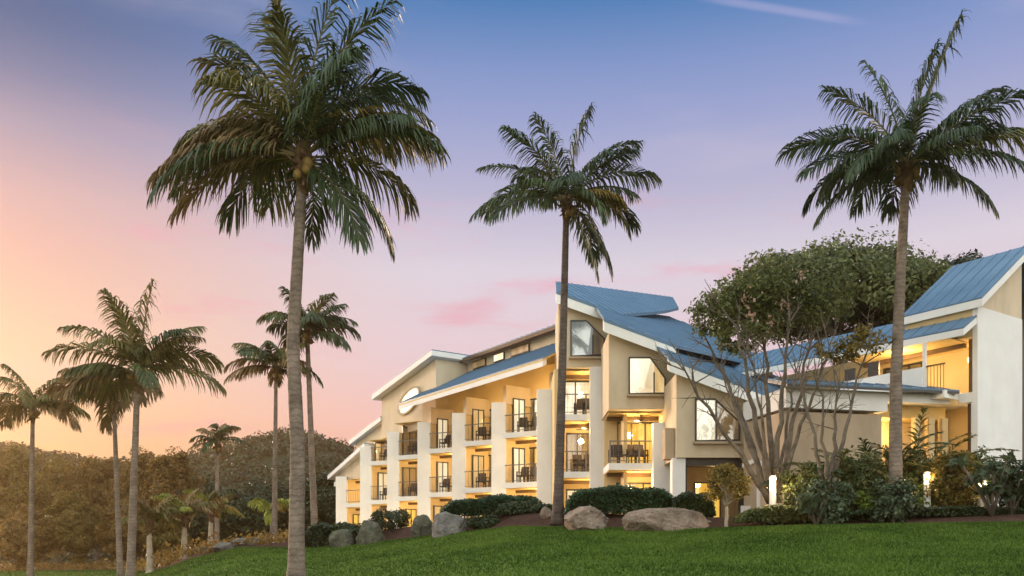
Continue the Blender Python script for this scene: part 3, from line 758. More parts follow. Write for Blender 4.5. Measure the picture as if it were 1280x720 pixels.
# ------------------------------------------------------------------ balcony chairs
def chair_mesh():
    b = MB()
    b.box((-0.26, -0.25, 0.38), (0.52, 0, 0), (0, 0.5, 0), (0, 0, 0.07))
    b.prism([(-0.26, 0.21, 0.45), (0.26, 0.21, 0.45), (0.24, 0.36, 0.98), (-0.24, 0.36, 0.98)], (0, 0.05, 0.0))
    for sx in (-0.25, 0.2):
        b.box((sx, -0.24, 0), (0.05, 0, 0), (0, 0.05, 0), (0, 0, 0.377)); b.box((sx, 0.18, 0), (0.05, 0, 0), (0, 0.05, 0), (0, 0, 0.377))
        b.box((sx, -0.24, 0.453), (0.05, 0, 0), (0, 0.05, 0), (0, 0, 0.18)); b.box((sx, -0.24, 0.636), (0.05, 0, 0), (0, 0.5, 0), (0, 0, 0.04))
    return b
proto = None
pos_word = {2: ['right', 'left'], 3: ['rightmost', 'middle', 'leftmost'], 4: ['rightmost', 'second from right', 'second from left', 'leftmost']}
from collections import Counter
cnt = Counter(w for _, _, w, _ in chair_spots)
for p, rz, who, k in chair_spots:
    if proto is None: proto = chair_mesh().build('balcony_chair', M['chair']); o = proto
    else: o = proto.copy(); scene.collection.objects.link(o)
    o.location = p; o.rotation_euler = (0, 0, rz)
    pw = pos_word[cnt[who]][k]
    tag(o, f'{pw} dark chair, {who}', 'chair', 'dark chairs on the balconies')

# ------------------------------------------------------------------ right wing with the white tower
wing = empty('tower_wing', (17.86, 34, EYE + 1.3), 'right hand wing with tall white end wall, steep blue tower roof and lit yellow terrace', 'building')
wp = lambda mb, name, mat, parent=None: hpart(mb, name, M[mat], parent, root=wing)
s = MB(); s.prism([Gp(0, 0, 1.0), Gp(0, 3.42, 1.0), Gp(0, 3.42, 9.75), Gp(0, 0, 9.75)], FD * 0.2); wp(s, 'end_wall', 'white')
s = MB(); s.prism([Gp(0.21, 0.005, 8.62), Gp(0.21, 3.4, 8.62), Gp(0.21, 3.4, 9.74), Gp(0.21, 0.005, 9.74)], FD * 2.8)
s.prism([Gp(0.21, 1.95, 1.0), Gp(0.21, 3.4, 1.0), Gp(0.21, 3.4, 8.61), Gp(0.21, 1.95, 8.61)], FD * 2.8); wp(s, 'tower_wall', 'balcony_wall')
s = MB(); s.box(Gp(0.205, 0.0, 6.1), FD * 0.53, FN * 1.94, UP * 0.38); s.box(Gp(0.205, 0.02, 1.0), FD * 0.06, FN * 0.06, UP * 5.09); wp(s, 'slab', 'white')
s = MB(); s.box(Gp(0.36, 0.25, 6.49), FD * 0.12, FN * 0.12, UP * 2.1); s.box(Gp(0.36, 0.25, 1.3), FD * 0.16, FN * 0.14, UP * 4.78); wp(s, 'dark_post', 'timber')
point_light(Gp(0.6, 0.9, 8.0), 26, WARM, 0.1, wing, wing); point_light(Gp(0.6, 0.9, 5.3), 22, WARM, 0.1, wing, wing)
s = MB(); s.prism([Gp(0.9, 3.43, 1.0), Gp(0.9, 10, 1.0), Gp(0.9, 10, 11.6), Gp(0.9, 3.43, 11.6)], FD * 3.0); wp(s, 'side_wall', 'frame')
zt = frame_fn(9.95, 0.72, 0, -0.15, 0, O=(17.86, 34))
s = MB(); s.prism([Gp(0.02, 0.35, 9.755), Gp(0.02, 3.42, 9.755), Gp(0.02, 3.42, 9.95 + 0.72 * 3.57 - 0.34), Gp(0.02, 0.35, 9.95 + 0.72 * 0.5 - 0.34)], FD * 2.8); wp(s, 'gable_wall', 'beige')
roof(zt, [xy(Gp(-0.25, -0.15, 0)), xy(Gp(3.1, -0.15, 0)), xy(Gp(3.1, 3.75, 0)), xy(Gp(-0.25, 3.75, 0))], 0.3, root=wing)
s = MB(); s.prism([Gp(-0.25, 3.76, 12.45), Gp(3.1, 3.76, 12.45), Gp(3.1, 7.5, 10.0), Gp(-0.25, 7.5, 10.0)], UP * 0.3); wp(s, 'roof', 'roof')
# dark gap and white band between the two roofs
s = MB(); s.box(Gp(3.02, 0.5, 9.1), FD * 1.5, FN * 2.5, UP * 0.55); wp(s, 'roof_upstand', 'white')
zlw = frame_fn(8.78, 0.62, 0.02, -0.9, 0, O=(17.86, 34))
roof(zlw, [xy(Gp(0.02, -0.95, 0)), xy(Gp(13.5, -0.95, 0)), xy(Gp(13.5, 1.1, 0)), xy(Gp(3.05, 1.1, 0)), xy(Gp(3.05, -0.02, 0)), xy(Gp(0.02, -0.02, 0))], 0.26, root=wing)
s = MB(); s.prism([Gp(3.1, 1.9, 1.2), Gp(13.2, 1.9, 1.2), Gp(13.2, 9, 1.2), Gp(3.1, 9, 1.2)], UP * 7.9); wp(s, 'wall', 'balcony_wall')
bay(Gp(0.75, -1.0, 0).to_2d().to_3d(), Gp(5.3, -1.0, 0).to_2d().to_3d(), 6.55, 8.6, depth=2.7, lit='lit_warm', power=60, chairs=0, fan=True, rail=False, door=(0.55, 0.95), root=wing)
s = MB()
s.prism([Gp(1.6, -1.12, 6.5), Gp(5.6, -1.12, 6.5), Gp(5.6, -1.12, 7.55), Gp(1.6, -1.12, 7.55)], FN * 0.11); wp(s, 'parapet', 'white')
s = MB(); s.box(Gp(1.52, -1.0, 6.5), FD * 0.12, FN * 0.12, UP * 2.05); wp(s, 'post', 'white')
s = MB()
for k in range(6): s.box(Gp(0.8 + 0.13 * k, -0.95, 6.55), FD * 0.02, FN * 0.02, UP * 1.0)
s.box(Gp(0.76, -0.96, 7.55), FD * 0.8, FN * 0.05, UP * 0.05); wp(s, 'railing', 'timber')
# dark frames and shutters on the lit terrace
for t0, t1, h0, h1 in ((3.6, 4.1, 7.56, 8.2), (4.7, 5.2, 7.56, 8.1)):
    s = MB(); s.box(Gp(t0, -0.9, h0), FD * (t1 - t0), FN * 0.08, UP * (h1 - h0)); wp(s, 'shutter', 'frame')
# low link block with its long pent roof and beige wall
A0 = Vector((10.3, 33.0, 0)); A1 = Vector((17.35, 34.55, 0)); le = (A1 - A0).normalized(); lm_ = Vector((-le.y, le.x, 0)); LL = (A1 - A0).length
Lp = lambda u, v, h: A0 + le * u + lm_ * v + UP * (EYE + h)
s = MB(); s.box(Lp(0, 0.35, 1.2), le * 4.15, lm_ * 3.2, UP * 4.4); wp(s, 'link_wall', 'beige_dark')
s = MB(); s.box(Lp(0, 0.2, 5.72), le * 4.3, lm_ * 3.4, UP * 0.75); s.box(Lp(4.31, 0.2, 6.1), le * (LL - 4.5), lm_ * 3.4, UP * 0.37); wp(s, 'parapet', 'white')
s = MB(); s.box(Lp(4.2, 0.9, 5.61), le * 3.2, lm_ * 1.2, UP * 0.48); wp(s, 'entrance_ceiling', 'soffit')
zk = lambda x, y: EYE + 6.52 + 0.28 * ((x - A0.x) * lm_.x + (y - A0.y) * lm_.y + 0.25)
roof(zk, [xy(Lp(-0.2, -0.25, 0)), xy(Lp(LL - 0.1, -0.25, 0)), xy(Lp(LL - 0.1, 1.2, 0)), xy(Lp(-0.2, 1.2, 0))], 0.1, fascia_mat='frame', root=wing)
# lit entrance under the band
s = MB(); s.box(Lp(4.2, 1.9, 1.2), le * 3.4, lm_ * 0.3, UP * 4.4); wp(s, 'entrance_wall', 'balcony_wall')
for u in (5.75, 6.35, 6.95):
    s = MB(); s.box(Lp(u, 0.5, 1.2), le * 0.26, lm_ * 0.26, UP * 4.4); wp(s, 'post', 'balcony_wall')
s = MB(); s.box(Lp(5.4, 1.85, 1.5), le * 0.8, lm_ * 0.046, UP * 2.9); s.box(Lp(6.5, 1.85, 1.5), le * 0.35, lm_ * 0.046, UP * 2.9); wp(s, 'door', 'timber')
p = Lp(4.9, 1.72, 5.0); s = MB(); s.ball(p, 0.14, 10, 6); wp(s, 'wall_lamp', 'lamp'); point_light(p - lm_ * 0.4, 90, WARM, 0.12, wing, wing)
# small porch beside the third gable
s = MB(); s.prism([(9.6, 34.9, EYE + 3.85), (11.2, 34.9, EYE + 2.95), (11.2, 37.0, EYE + 2.95), (9.6, 37.0, EYE + 3.85)], UP * 0.18); wp(s, 'porch_roof', 'white')
for x in (9.75, 10.35):
    s = MB(); s.abox(x, x + 0.22, 35.1, 35.32, EYE + 1.2, EYE + 3.0); wp(s, 'post', 'white')
s = MB(); s.abox(9.3, 11.1, 35.9, 36.05, EYE + 1.2, EYE + 2.2); wp(s, 'garden_wall', 'white')
point_light((10.2, 35.4, EYE + 2.6), 14, (1, 0.8, 0.5), 0.1, wing, wing)
# ------------------------------------------------------------------ palms
def frond_mesh(mb_r, Vl, Fl, L, th0, bend, rng, nleaf=58, leaflen=0.75, width=0.042, droop=0.9, twist=0.0, side_bend=0.0, vee=0.25):
    """one pinnate frond growing along +X from the origin; midrib into mb_r, leaflets into Vl/Fl"""
    ns = 22; P = [np.zeros(3)]; T = []
    for k in range(ns):
        s_ = (k + 0.5) / ns
        th = th0 - bend * s_ ** 1.3; ph = side_bend * s_
        t = np.array([math.cos(th) * math.cos(ph), math.cos(th) * math.sin(ph), math.sin(th)])
        T.append(t); P.append(P[-1] + t * (L / ns))
    P = np.array(P); T.append(T[-1]); T = np.array(T)
    rad = [0.034 * (1 - 0.88 * k / ns) * (L / 3.2) for k in range(ns + 1)]
    mb_r.tube([Vector(p) for p in P], rad, 5)
    for side in (-1, 1):
        for k in range(nleaf):
            s_ = 0.13 + 0.87 * (k + rng.random() * 0.7) / nleaf
            s_ = min(s_, 0.995)
            f = s_ * ns; i = min(int(f), ns - 1); p = P[i] + (P[i + 1] - P[i]) * (f - i); t = T[i]
            lat = np.cross(np.array([0, 0, 1.0]), t); nl = np.linalg.norm(lat)
            lat = lat / nl if nl > 0.05 else np.array([0, 1.0, 0]); up = np.cross(t, lat)
            c, sn = math.cos(twist), math.sin(twist); lat, up = lat * c + up * sn, up * c - lat * sn
            if rng.random() < 0.10: continue
            fw = R(66 - 42 * s_ + rng.normal(0, 9))
            ln = 1.12 * leaflen * (0.50 + 0.62 * math.sin(math.pi * min(1, 0.12 + 0.72 * s_))) * (1 - 0.45 * max(0, s_ - 0.75) / 0.25) * rng.uniform(0.82, 1.1)
            d = t * math.cos(fw) + (lat * side * math.cos(vee) + up * math.sin(vee)) * math.sin(fw)
            d = d + np.array([0, 0, -1]) * 0.10 * droop; d /= np.linalg.norm(d)
            dn = np.array([rng.normal(0, .08), rng.normal(0, .08), -1.0])
            p1 = p + d * ln * 0.42; d2 = d + dn * droop * 0.75; d2 /= np.linalg.norm(d2)
            p2 = p1 + d2 * ln * 0.33; d3 = d2 + dn * droop * 0.7; d3 /= np.linalg.norm(d3)
            p3 = p2 + d3 * ln * 0.27
            w = np.cross(d, up); wn_ = np.linalg.norm(w)
            w = w / wn_ if wn_ > 0.05 else t
            w = w * math.cos(0.5) + up * math.sin(0.5) * rng.choice([-1, 1]) ; w = w / np.linalg.norm(w) * width * 0.5
            b = len(Vl)
            Vl.extend([p - w * .6, p + w * .6, p1 + w, p1 - w, p2 + w * .7, p2 - w * .7, p3 + w * .12, p3 - w * .12])
            Fl.extend([(b, b + 1, b + 2, b + 3), (b + 3, b + 2, b + 4, b + 5), (b + 5, b + 4, b + 6, b + 7)])

def make_frond(name, parent, loc, az_, L, th0, bend, mat, rng, **kw):
    mb = MB(); Vl, Fl = [], []
    frond_mesh(mb, Vl, Fl, L, th0, bend, rng, **kw)
    V = np.array(Vl); n0 = len(mb.v)
    me = bpy.data.meshes.new(name)
    nr = len(mb.f)
    me.from_pydata(mb.v + [tuple(v) for v in V], [], mb.f + [tuple(i + n0 for i in f) for f in Fl]); me.update()
    o = link(name, me, M[mat], parent)
    me.materials.append(M['rachis'])
    idx = np.zeros(len(me.polygons), dtype=np.int32); idx[:nr] = 1; me.polygons.foreach_set('material_index', idx)
    o.location = loc; o.rotation_euler = (0, 0, az_)
    return o

def palm(base_px, crown_px, dep, label, fronds, trunk_w, seed, frond_len, fill=12, top_dep=None, bow=(0, 0), palette=None, bark='trunk', nleaf=72, width=0.05, leaflen=0.85, group=None, nuts=5, base_h=None, droop=1.35, mids=()):
    """fronds: (screen angle deg, length factor, start elevation deg, bend deg, material)"""
    rng = np.random.default_rng(seed)
    b = W(base_px[0], base_px[1], dep)
    gz = ground(b.x, b.y); b.z = (EYE + base_h if base_h is not None else gz) - 0.03
    c = W(crown_px[0], crown_px[1], top_dep or dep)
    root = empty('palm_tree', b, label, 'palm tree', group)
    # trunk
    n = 56; pts = []; rad = []
    ctrl = [b] + [W(x, y, dep + dd) for x, y, dd in mids] + [c]
    cum = [0]
    for q0, q1 in zip(ctrl, ctrl[1:]): cum.append(cum[-1] + (q1 - q0).length)
    for k in range(n + 1):
        s_ = k / n; d = s_ * cum[-1]
        x = np.interp(d, cum, [q.x for q in ctrl]); y = np.interp(d, cum, [q.y for q in ctrl]); z = np.interp(d, cum, [q.z for q in ctrl])
        x += bow[0] * math.sin(math.pi * s_); y += bow[1] * math.sin(math.pi * s_)
        pts.append(Vector((x - b.x, y - b.y, z - b.z)))
        r = trunk_w / 2 * (1.0 - 0.42 * s_) * (1 + 0.55 * math.exp(-s_ * 26)) * (1 + 0.035 * (k % 2)) * rng.uniform(0.98, 1.03)
        rad.append(r)
    tb = MB(); tb.tube(pts, rad, 14); tb.build('trunk', M[bark], root, smooth=True)
    top = pts[-1]
    # fibre and old leaf stubs under the crown
    hb = MB(); rt = rad[-1]
    hb.tube([top + Vector((0, 0, -0.75)), top + Vector((0, 0, -0.3)), top + Vector((0, 0, 0.1)), top + Vector((0, 0, 0.5))], [rt * 1.02, rt * 1.7, rt * 2.1, rt * 0.8], 10)
    for k in range(16):
        w = rng.uniform(0, 2 * math.pi); z0 = rng.uniform(-0.5, 0.1); d = Vector((math.cos(w), math.sin(w), 0)); l = rng.uniform(0.25, 0.6)
        hb.tube([top + d * rt * 1.1 + Vector((0, 0, z0)), top + d * (rt * 1.4 + l * 0.5) + Vector((0, 0, z0 + l * rng.uniform(-0.6, 0.55)))], [0.05, 0.018], 5)
    hb.build('leaf_sheath', M['husk'], root, smooth=True)
    for k in range(nuts):
        w = rng.uniform(0, 2 * math.pi); cb = MB(); r_ = rng.uniform(0.09, 0.13)
        cb.ball(top + Vector((math.cos(w) * (rt * 1.6 + 0.1), math.sin(w) * (rt * 1.6 + 0.1), rng.uniform(-0.45, -0.05))), r_, 10, 7, (1, 1, 1.25))
        cb.build('coconut', M['coconut'], root, smooth=True)
    pal = palette or ['frond_green', 'frond_green', 'frond_dark', 'frond_dark', 'frond_olive']
    kw = dict(nleaf=nleaf, width=width)
    for ang, lf, th0, bend, mat in fronds:
        a = ang % 360
        if a <= 90 or a >= 270:  az_ = R(rng.uniform(-32, 32))
        else: az_ = R(180 + rng.uniform(-32, 32))
        make_frond('frond', root, top + Vector((0, 0, 0.12)), az_, frond_len * lf, R(th0), R(bend), mat, rng, leaflen=leaflen * lf ** 0.5, droop=droop * rng.uniform(.8, 1.15), twist=rng.normal(0, .3), side_bend=rng.normal(0, .15), vee=rng.uniform(0, .4), **kw)
    for k in range(fill):
        az_ = R(360 * (k + rng.random() * 0.8) / fill)
        th0 = R(rng.uniform(5, 78)); bend = R(rng.uniform(45, 110)) * (0.7 + 0.3 * rng.random())
        mat = pal[rng.integers(len(pal))]
        make_frond('frond', root, top + Vector((0, 0, 0.1)), az_, frond_len * rng.uniform(.72, 1.0), th0, bend, mat, rng, leaflen=leaflen * rng.uniform(.8, 1.05), droop=droop * rng.uniform(.8, 1.2), twist=rng.normal(0, .4), side_bend=rng.normal(0, .2), vee=rng.uniform(0, .4), **kw)
    return root

LFT, RGT = 180, 0
# the tall palm close on the left
palm((370, 760), (379, 203), 20, 'tallest nearest palm with brownish lower left fronds, its trunk crossing the whole lawn view',
     [(LFT, 0.92, 22, 62, 'frond_brown'), (LFT, 0.90, 62, 125, 'frond_brown'), (LFT, 0.88, 45, 95, 'frond_olive'), (LFT, 0.95, 74, 70, 'frond_olive'),
      (LFT, 1.02, 84, 25, 'frond_dark'), (LFT, 1.0, 74, 45, 'frond_dark'), (RGT, 1.12, 88, 28, 'frond_dark'), (RGT, 1.1, 82, 60, 'frond_dark'), (RGT, 1.02, 68, 95, 'frond_dark'),
      (RGT, 1.0, 76, 110, 'frond_green'), (RGT, 0.96, 44, 85, 'frond_olive'), (RGT, 0.9, 36, 70, 'frond_green'), (RGT, 0.85, 52, 95, 'frond_yellow'),
      (RGT, 0.78, -22, 50, 'frond_dark'), (RGT, 0.68, -38, 40, 'frond_dark'), (LFT, 0.88, 34, 80, 'frond_brown'), (LFT, 0.95, 12, 60, 'frond_brown'), (LFT, 0.9, 0, 52, 'frond_brown'), (LFT, 0.75, 50, 110, 'frond_brown')],
     0.37, 3, 3.6, fill=13, palette=['frond_dark', 'frond_dark', 'frond_green', 'frond_olive'], nuts=6, leaflen=0.95, mids=((372, 560, 0.0), (366, 430, 0.0)))
# the middle palm in front of the building
palm((697, 640), (708, 256), 33.5, 'middle palm rising from the rock bed in front of the building, one yellow frond',
     [(LFT, 1.05, 38, 78, 'frond_green'), (LFT, 1.0, 22, 66, 'frond_green'), (LFT, 0.9, 2, 50, 'frond_dark'), (LFT, 0.9, 80, 25, 'frond_dark'), (LFT, 0.95, 66, 55, 'frond_green'),
      (RGT, 1.0, 84, 20, 'frond_dark'), (RGT, 1.0, 66, 60, 'frond_green'), (RGT, 1.05, 48, 72, 'frond_green'), (RGT, 1.0, 40, 55, 'frond_dark'), (RGT, 0.85, 26, 95, 'frond_green'),
      (RGT, 0.62, 30, 70, 'frond_yellow'), (RGT, 0.85, -38, 42, 'frond_dark'), (RGT, 0.8, -55, 25, 'frond_dark')],
     0.38, 8, 3.75, fill=9, bark='trunk_backlit', palette=['frond_dark', 'frond_green', 'frond_green'], width=0.06, leaflen=0.92, mids=((704, 420, 0.0),))
# the palm on the right
palm((1119, 640), (1133, 212), 28.3, 'tall palm on the right rising out of the shrubs, thick brown fibre below its crown',
     [(LFT, 1.05, 42, 72, 'frond_green'), (LFT, 1.0, 30, 68, 'frond_dark'), (LFT, 0.95, 14, 52, 'frond_dark'), (LFT, 0.95, 66, 40, 'frond_green'), (LFT, 0.9, 80, 25, 'frond_dark'),
      (RGT, 1.25, 74, 8, 'frond_dark'), (RGT, 0.95, 84, 18, 'frond_dark'), (RGT, 1.15, 50, 25, 'frond_dark'), (RGT, 1.1, 34, 40, 'frond_green'), (RGT, 1.15, 18, 30, 'frond_olive'),
      (RGT, 0.9, 12, 55, 'frond_dark'), (LFT, 0.8, 0, 60, 'frond_dark')],
     0.43, 21, 3.95, fill=13, palette=['frond_dark', 'frond_dark', 'frond_green'], width=0.056, leaflen=0.95, mids=((1120, 470, 0.0), (1126, 340, 0.0)))
# two palms side by side at the left, in the glow
palm((163, 742), (172, 470), 38, 'left pair of palms: the taller, fuller one with the darker trunk',
     [(LFT, 1.0, 62, 70, 'frond_olive'), (LFT, 1.0, 40, 70, 'frond_olive'), (LFT, .9, 80, 30, 'frond_olive'), (RGT, 1.05, 82, 15, 'frond_olive'), (RGT, .95, 62, 60, 'frond_olive'),
      (RGT, 1.0, 46, 80, 'frond_olive'), (RGT, 1.05, 24, 62, 'frond_olive'), (LFT, .95, 14, 70, 'frond_brown')],
     0.37, 31, 3.7, fill=11, palette=['frond_olive', 'frond_olive', 'frond_green', 'frond_brown'], width=0.075, leaflen=1.0, nleaf=60)
palm((151, 740), (142, 500), 42, 'left pair of palms: the lower, browner one with the pale thin trunk',
     [(LFT, 1.0, 40, 80, 'frond_brown'), (LFT, .95, 20, 90, 'frond_brown'), (LFT, .9, 62, 70, 'frond_olive'), (RGT, .8, 30, 90, 'frond_brown')],
     0.29, 32, 2.9, fill=11, palette=['frond_brown', 'frond_olive', 'frond_brown'], width=0.075, leaflen=0.92, nleaf=56)
palm((38, 745), (41, 512), 46, 'slender palm at the left edge with thin drooping fronds against the orange sky',
     [(LFT, 1.0, 40, 60, 'frond_olive'), (LFT, 1.0, 10, 55, 'frond_olive'), (RGT, 1.0, 20, 60, 'frond_olive'), (RGT, 1.0, 2, 55, 'frond_brown'), (RGT, .95, 60, 60, 'frond_olive'), (LFT, .9, 75, 40, 'frond_olive')],
     0.32, 33, 2.9, fill=8, palette=['frond_olive', 'frond_brown'], width=0.075, leaflen=0.9, nleaf=56)
# two palms behind the tall trunk
palm((343, 676), (345, 462), 50, 'thin pale trunked palm just left of the tall nearest trunk',
     [(LFT, 1.0, 30, 70, 'frond_brown'), (LFT, 1.0, 8, 55, 'frond_brown'), (LFT, .9, 58, 70, 'frond_olive'), (RGT, .7, 40, 80, 'frond_brown')],
     0.31, 34, 2.9, fill=10, palette=['frond_olive', 'frond_brown', 'frond_dark'], width=0.085, leaflen=0.9, nleaf=54)
palm((394, 660), (384, 418), 50, 'palm hidden behind the tall nearest trunk, dark crown showing to its right',
     [(RGT, 1.0, 50, 75, 'frond_dark'), (RGT, 1.0, 30, 70, 'frond_dark'), (RGT, .95, 6, 62, 'frond_dark'), (RGT, .9, 74, 60, 'frond_olive'), (LFT, .95, 45, 80, 'frond_olive'), (LFT, .9, 78, 40, 'frond_dark')],
     0.40, 35, 3.0, fill=11, palette=['frond_olive', 'frond_dark', 'frond_green'], width=0.085, leaflen=0.95, nleaf=54)
palm((271, 690), (272, 556), 68, 'small dark palm standing before the far wooded hill',
     [(LFT, 1.0, 30, 70, 'frond_dark'), (RGT, 1.0, 30, 70, 'frond_dark')],
     0.40, 36, 2.5, fill=13, palette=['frond_dark', 'frond_green', 'frond_brown'], width=0.09, leaflen=0.62, nleaf=36)
# young palms by the garden path
for i, (bx, by, cx, cy, dep, pal_, lab) in enumerate([
        (188, 716, 186, 655, 47, ['frond_olive', 'frond_brown'], 'short brownish palm with whitish trunk nearest the pair of tall left palms'),
        (230, 706, 231, 645, 49, ['frond_olive', 'frond_brown', 'frond_lime'], 'short palm with white painted trunk, middle of the row on the lawn edge'),
        (263, 694, 264, 640, 53, ['frond_lime', 'frond_olive', 'frond_yellow'], 'short palm with lime yellow fronds at the end of the row on the lawn edge'),
        (340, 688, 341, 640, 54, ['frond_lime', 'frond_lime', 'frond_yellow'], 'tiny bright lime palm at the foot of the thin pale trunk')]):
    root = palm((bx, by), (cx, cy), dep, lab, [], 0.36, 60 + i, 2.3 if i < 3 else 1.6, fill=13 if i < 3 else 9, palette=pal_, width=0.08, leaflen=0.55, nleaf=34, nuts=0, group=None)
    for ch in root.children:
        if ch.name.startswith('trunk') and i < 3: ch.data.materials[0] = M['bark_pale']

# ------------------------------------------------------------------ broadleaf trees, shrubs, hedges
def leaf_quads(C, rng, size, aspect=0.5, outward=None, flat=0.5):
    """diamond leaves at the points C"""
    n = len(C)
    nr = rng.normal(size=(n, 3))
    if outward is not None: nr = nr * (1 - flat) + outward * flat * 1.4
    nr[:, 2] += 0.35; nr = nrm(nr)
    a = nrm(np.cross(nr, rng.normal(size=(n, 3)))); b = np.cross(nr, a)
    s_ = size * rng.uniform(0.6, 1.3, (n, 1))
    V = np.stack([C - a * s_, C + b * s_ * aspect - a * s_ * .1, C + a * s_, C - b * s_ * aspect - a * s_ * .1], 1).reshape(-1, 3)
    return V, np.arange(4 * n).reshape(-1, 4)
def crown_points(rng, centre, radii, nclump, per, clump_r, shell=0.55, lower_cut=-0.7):
    """leaf positions in clumps spread through an uneven crown"""
    cs = []
    while len(cs) < nclump:
        d = nrm(rng.normal(size=3)); rr = rng.uniform(shell, 1.0) ** 0.6 * rng.uniform(0.86, 1.1)
        if d[2] < lower_cut: continue
        cs.append(d * rr)
    cs = np.array(cs) * radii
    P, O = [], []
    for c in cs:
        k = int(per * rng.uniform(0.6, 1.4)); r = clump_r * rng.uniform(0.6, 1.35)
        q = nrm(rng.normal(size=(k, 3))) * (rng.random((k, 1)) ** 0.45) * r * np.array([1, 1, 0.75])
        P.append(centre + c + q); O.append(nrm(q + c * 0.4))
    return np.concatenate(P), np.concatenate(O), cs + centre
def limb(mb, a, b, r0, r1, rng, wob=0.12, n=6):
    a, b = Vector(a), Vector(b); L = (b - a).length; pts = []; rad = []
    for k in range(n + 1):
        s_ = k / n; p = a.lerp(b, s_) + Vector((0, 0, 1)) * (L * 0.10 * math.sin(math.pi * s_))
        if 0 < k < n: p += Vector(rng.normal(0, wob * L * 0.25, 3))
        pts.append(p); rad.append(r0 + (r1 - r0) * s_)
    mb.tube(pts, rad, 7); return pts
def tree(name, base, height_, radii, crown_h, label, mat, seed, cat='tree', group=None, nclump=60, per=70, clump_r=0.8, leaf=0.16, trunk_r=0.2, nlimb=9, bark='bark', aspect=0.5, shell=0.55, lower_cut=-0.7, offset=(0, 0)):
    rng = np.random.default_rng(seed)
    base = Vector(base); root = empty(name, base, label, cat, group)
    cc = np.array([offset[0], offset[1], crown_h])
    P, O, cl = crown_points(rng, cc, np.array(radii), nclump, per, clump_r, shell, lower_cut)
    keep = P[:, 2] > 0.02; P, O = P[keep], O[keep]
    V, F = leaf_quads(P, rng, leaf, aspect, O)
    fast_mesh('crown', V, F, M[mat], root)
    tb = MB(); fork = Vector((offset[0] * .3, offset[1] * .3, max(0.25, crown_h - radii[2] * 0.75)))
    limb(tb, (0, 0, -0.1), fork, trunk_r, trunk_r * 0.75, rng, 0.05)
    for c in cl[rng.permutation(len(cl))[:nlimb]]: limb(tb, fork, c, trunk_r * 0.5, trunk_r * 0.12, rng, 0.15)
    tb.build('trunk', M[bark], root, smooth=True)
    return root

# -- big round tree behind the blue roofs
b = W(1050, 640, 56)
tree('shade_tree', (b.x, b.y, EYE + 1.35), 18, (6.5, 5.0, 3.2), 15.0, 'big dense dome shaped green tree behind the blue roofs', 'leaf_mid', 101, nclump=340, per=150, clump_r=1.15, leaf=0.16, trunk_r=0.45, lower_cut=-0.55)
b = W(1150, 640, 58)
tree('shade_tree', (b.x, b.y, EYE + 1.35), 18, (3.2, 3.0, 3.0), 14.2, 'dark tree showing between the dome shaped tree and the tower', 'leaf_dark', 102, nclump=120, per=110, clump_r=1.0, leaf=0.17, trunk_r=0.35)
b = W(1196, 640, 62)
tree('shade_tree', (b.x, b.y, EYE + 1.35), 18, (3.0, 2.5, 2.6), 17.2, 'dark treetop peeping over the left edge of the steep tower roof', 'leaf_dark', 103, nclump=80, per=90, clump_r=0.9, leaf=0.18, trunk_r=0.3)
# -- spreading tree with bare limbs in front of the gables
def bare_tree(px, py, dep, targets, crown, label, seed, mat):
    rng = np.random.default_rng(seed)
    b = W(px, py, dep); b.z = ground(b.x, b.y) - 0.05
    root = empty('spreading_tree', b, label, 'tree')
    tb = MB(); twigs = []
    for (sx, sy, tx, ty, r0, dd) in targets:
        a = W(sx, sy, dep) - b; e = W(tx, ty, dep + dd) - b
        a.z = max(a.z, 0.0) if sy > 600 else a.z
        mid = a.lerp(e, 0.45) + Vector((0, 0, 0.25)) * (e - a).length * 0.25
        pts = []
        for k in range(13):
            s_ = k / 12; p = a * (1 - s_) ** 2 + mid * 2 * s_ * (1 - s_) + e * s_ ** 2
            if 0 < k: p = p + Vector(rng.normal(0, 0.03, 3)) * (1 + s_)
            pts.append(p)
        tb.tube(pts, [r0 * (1 - 0.82 * k / 12) for k in range(13)], 7)
        for k in (7, 9, 10, 11, 12):
            for q in range(2):
                d = (pts[k] - pts[k - 1]).normalized() + Vector(rng.normal(0, 0.55, 3)) + Vector((0, 0, 0.25)); d.normalize()
                l = rng.uniform(0.6, 1.5); e2 = pts[k] + d * l
                q1 = pts[k] + d * l * 0.5 + Vector(rng.normal(0, .05, 3))
                tb.tube([pts[k], q1, e2], [r0 * 0.24, r0 * 0.16, r0 * 0.06], 5, caps=False); twigs.append(e2)
                for z in range(3):
                    d2 = d + Vector(rng.normal(0, 0.6, 3)); d2.normalize(); e3 = q1 + d2 * rng.uniform(0.3, 0.8)
                    tb.tube([q1, e3], [r0 * 0.10, r0 * 0.04], 4, caps=False); twigs.append(e3)
    tb.build('trunk', M['bark'], root, smooth=True)
    P, O = [], []
    for (cx, cy, rx, ry, n, cr) in crown:
        c = W(cx, cy, dep) - b; k = dep / FPX
        for _ in range(n):
            d = nrm(rng.normal(size=3)); q = np.array([d[0] * rx * k, d[1] * rx * k * .8, d[2] * ry * k]) * rng.random() ** 0.4
            m = int(rng.uniform(20, 60)); w = nrm(rng.normal(size=(m, 3))) * (rng.random((m, 1)) ** 0.5) * cr * rng.uniform(.5, 1.3)
            P.append(np.array(c) + q + w); O.append(nrm(w + 1e-3))
    P = np.concatenate(P); O = np.concatenate(O)
    V, F = leaf_quads(P, rng, 0.085, 0.45, O, 0.3)
    fast_mesh('crown', V, F, M[mat], root)
    return root, b
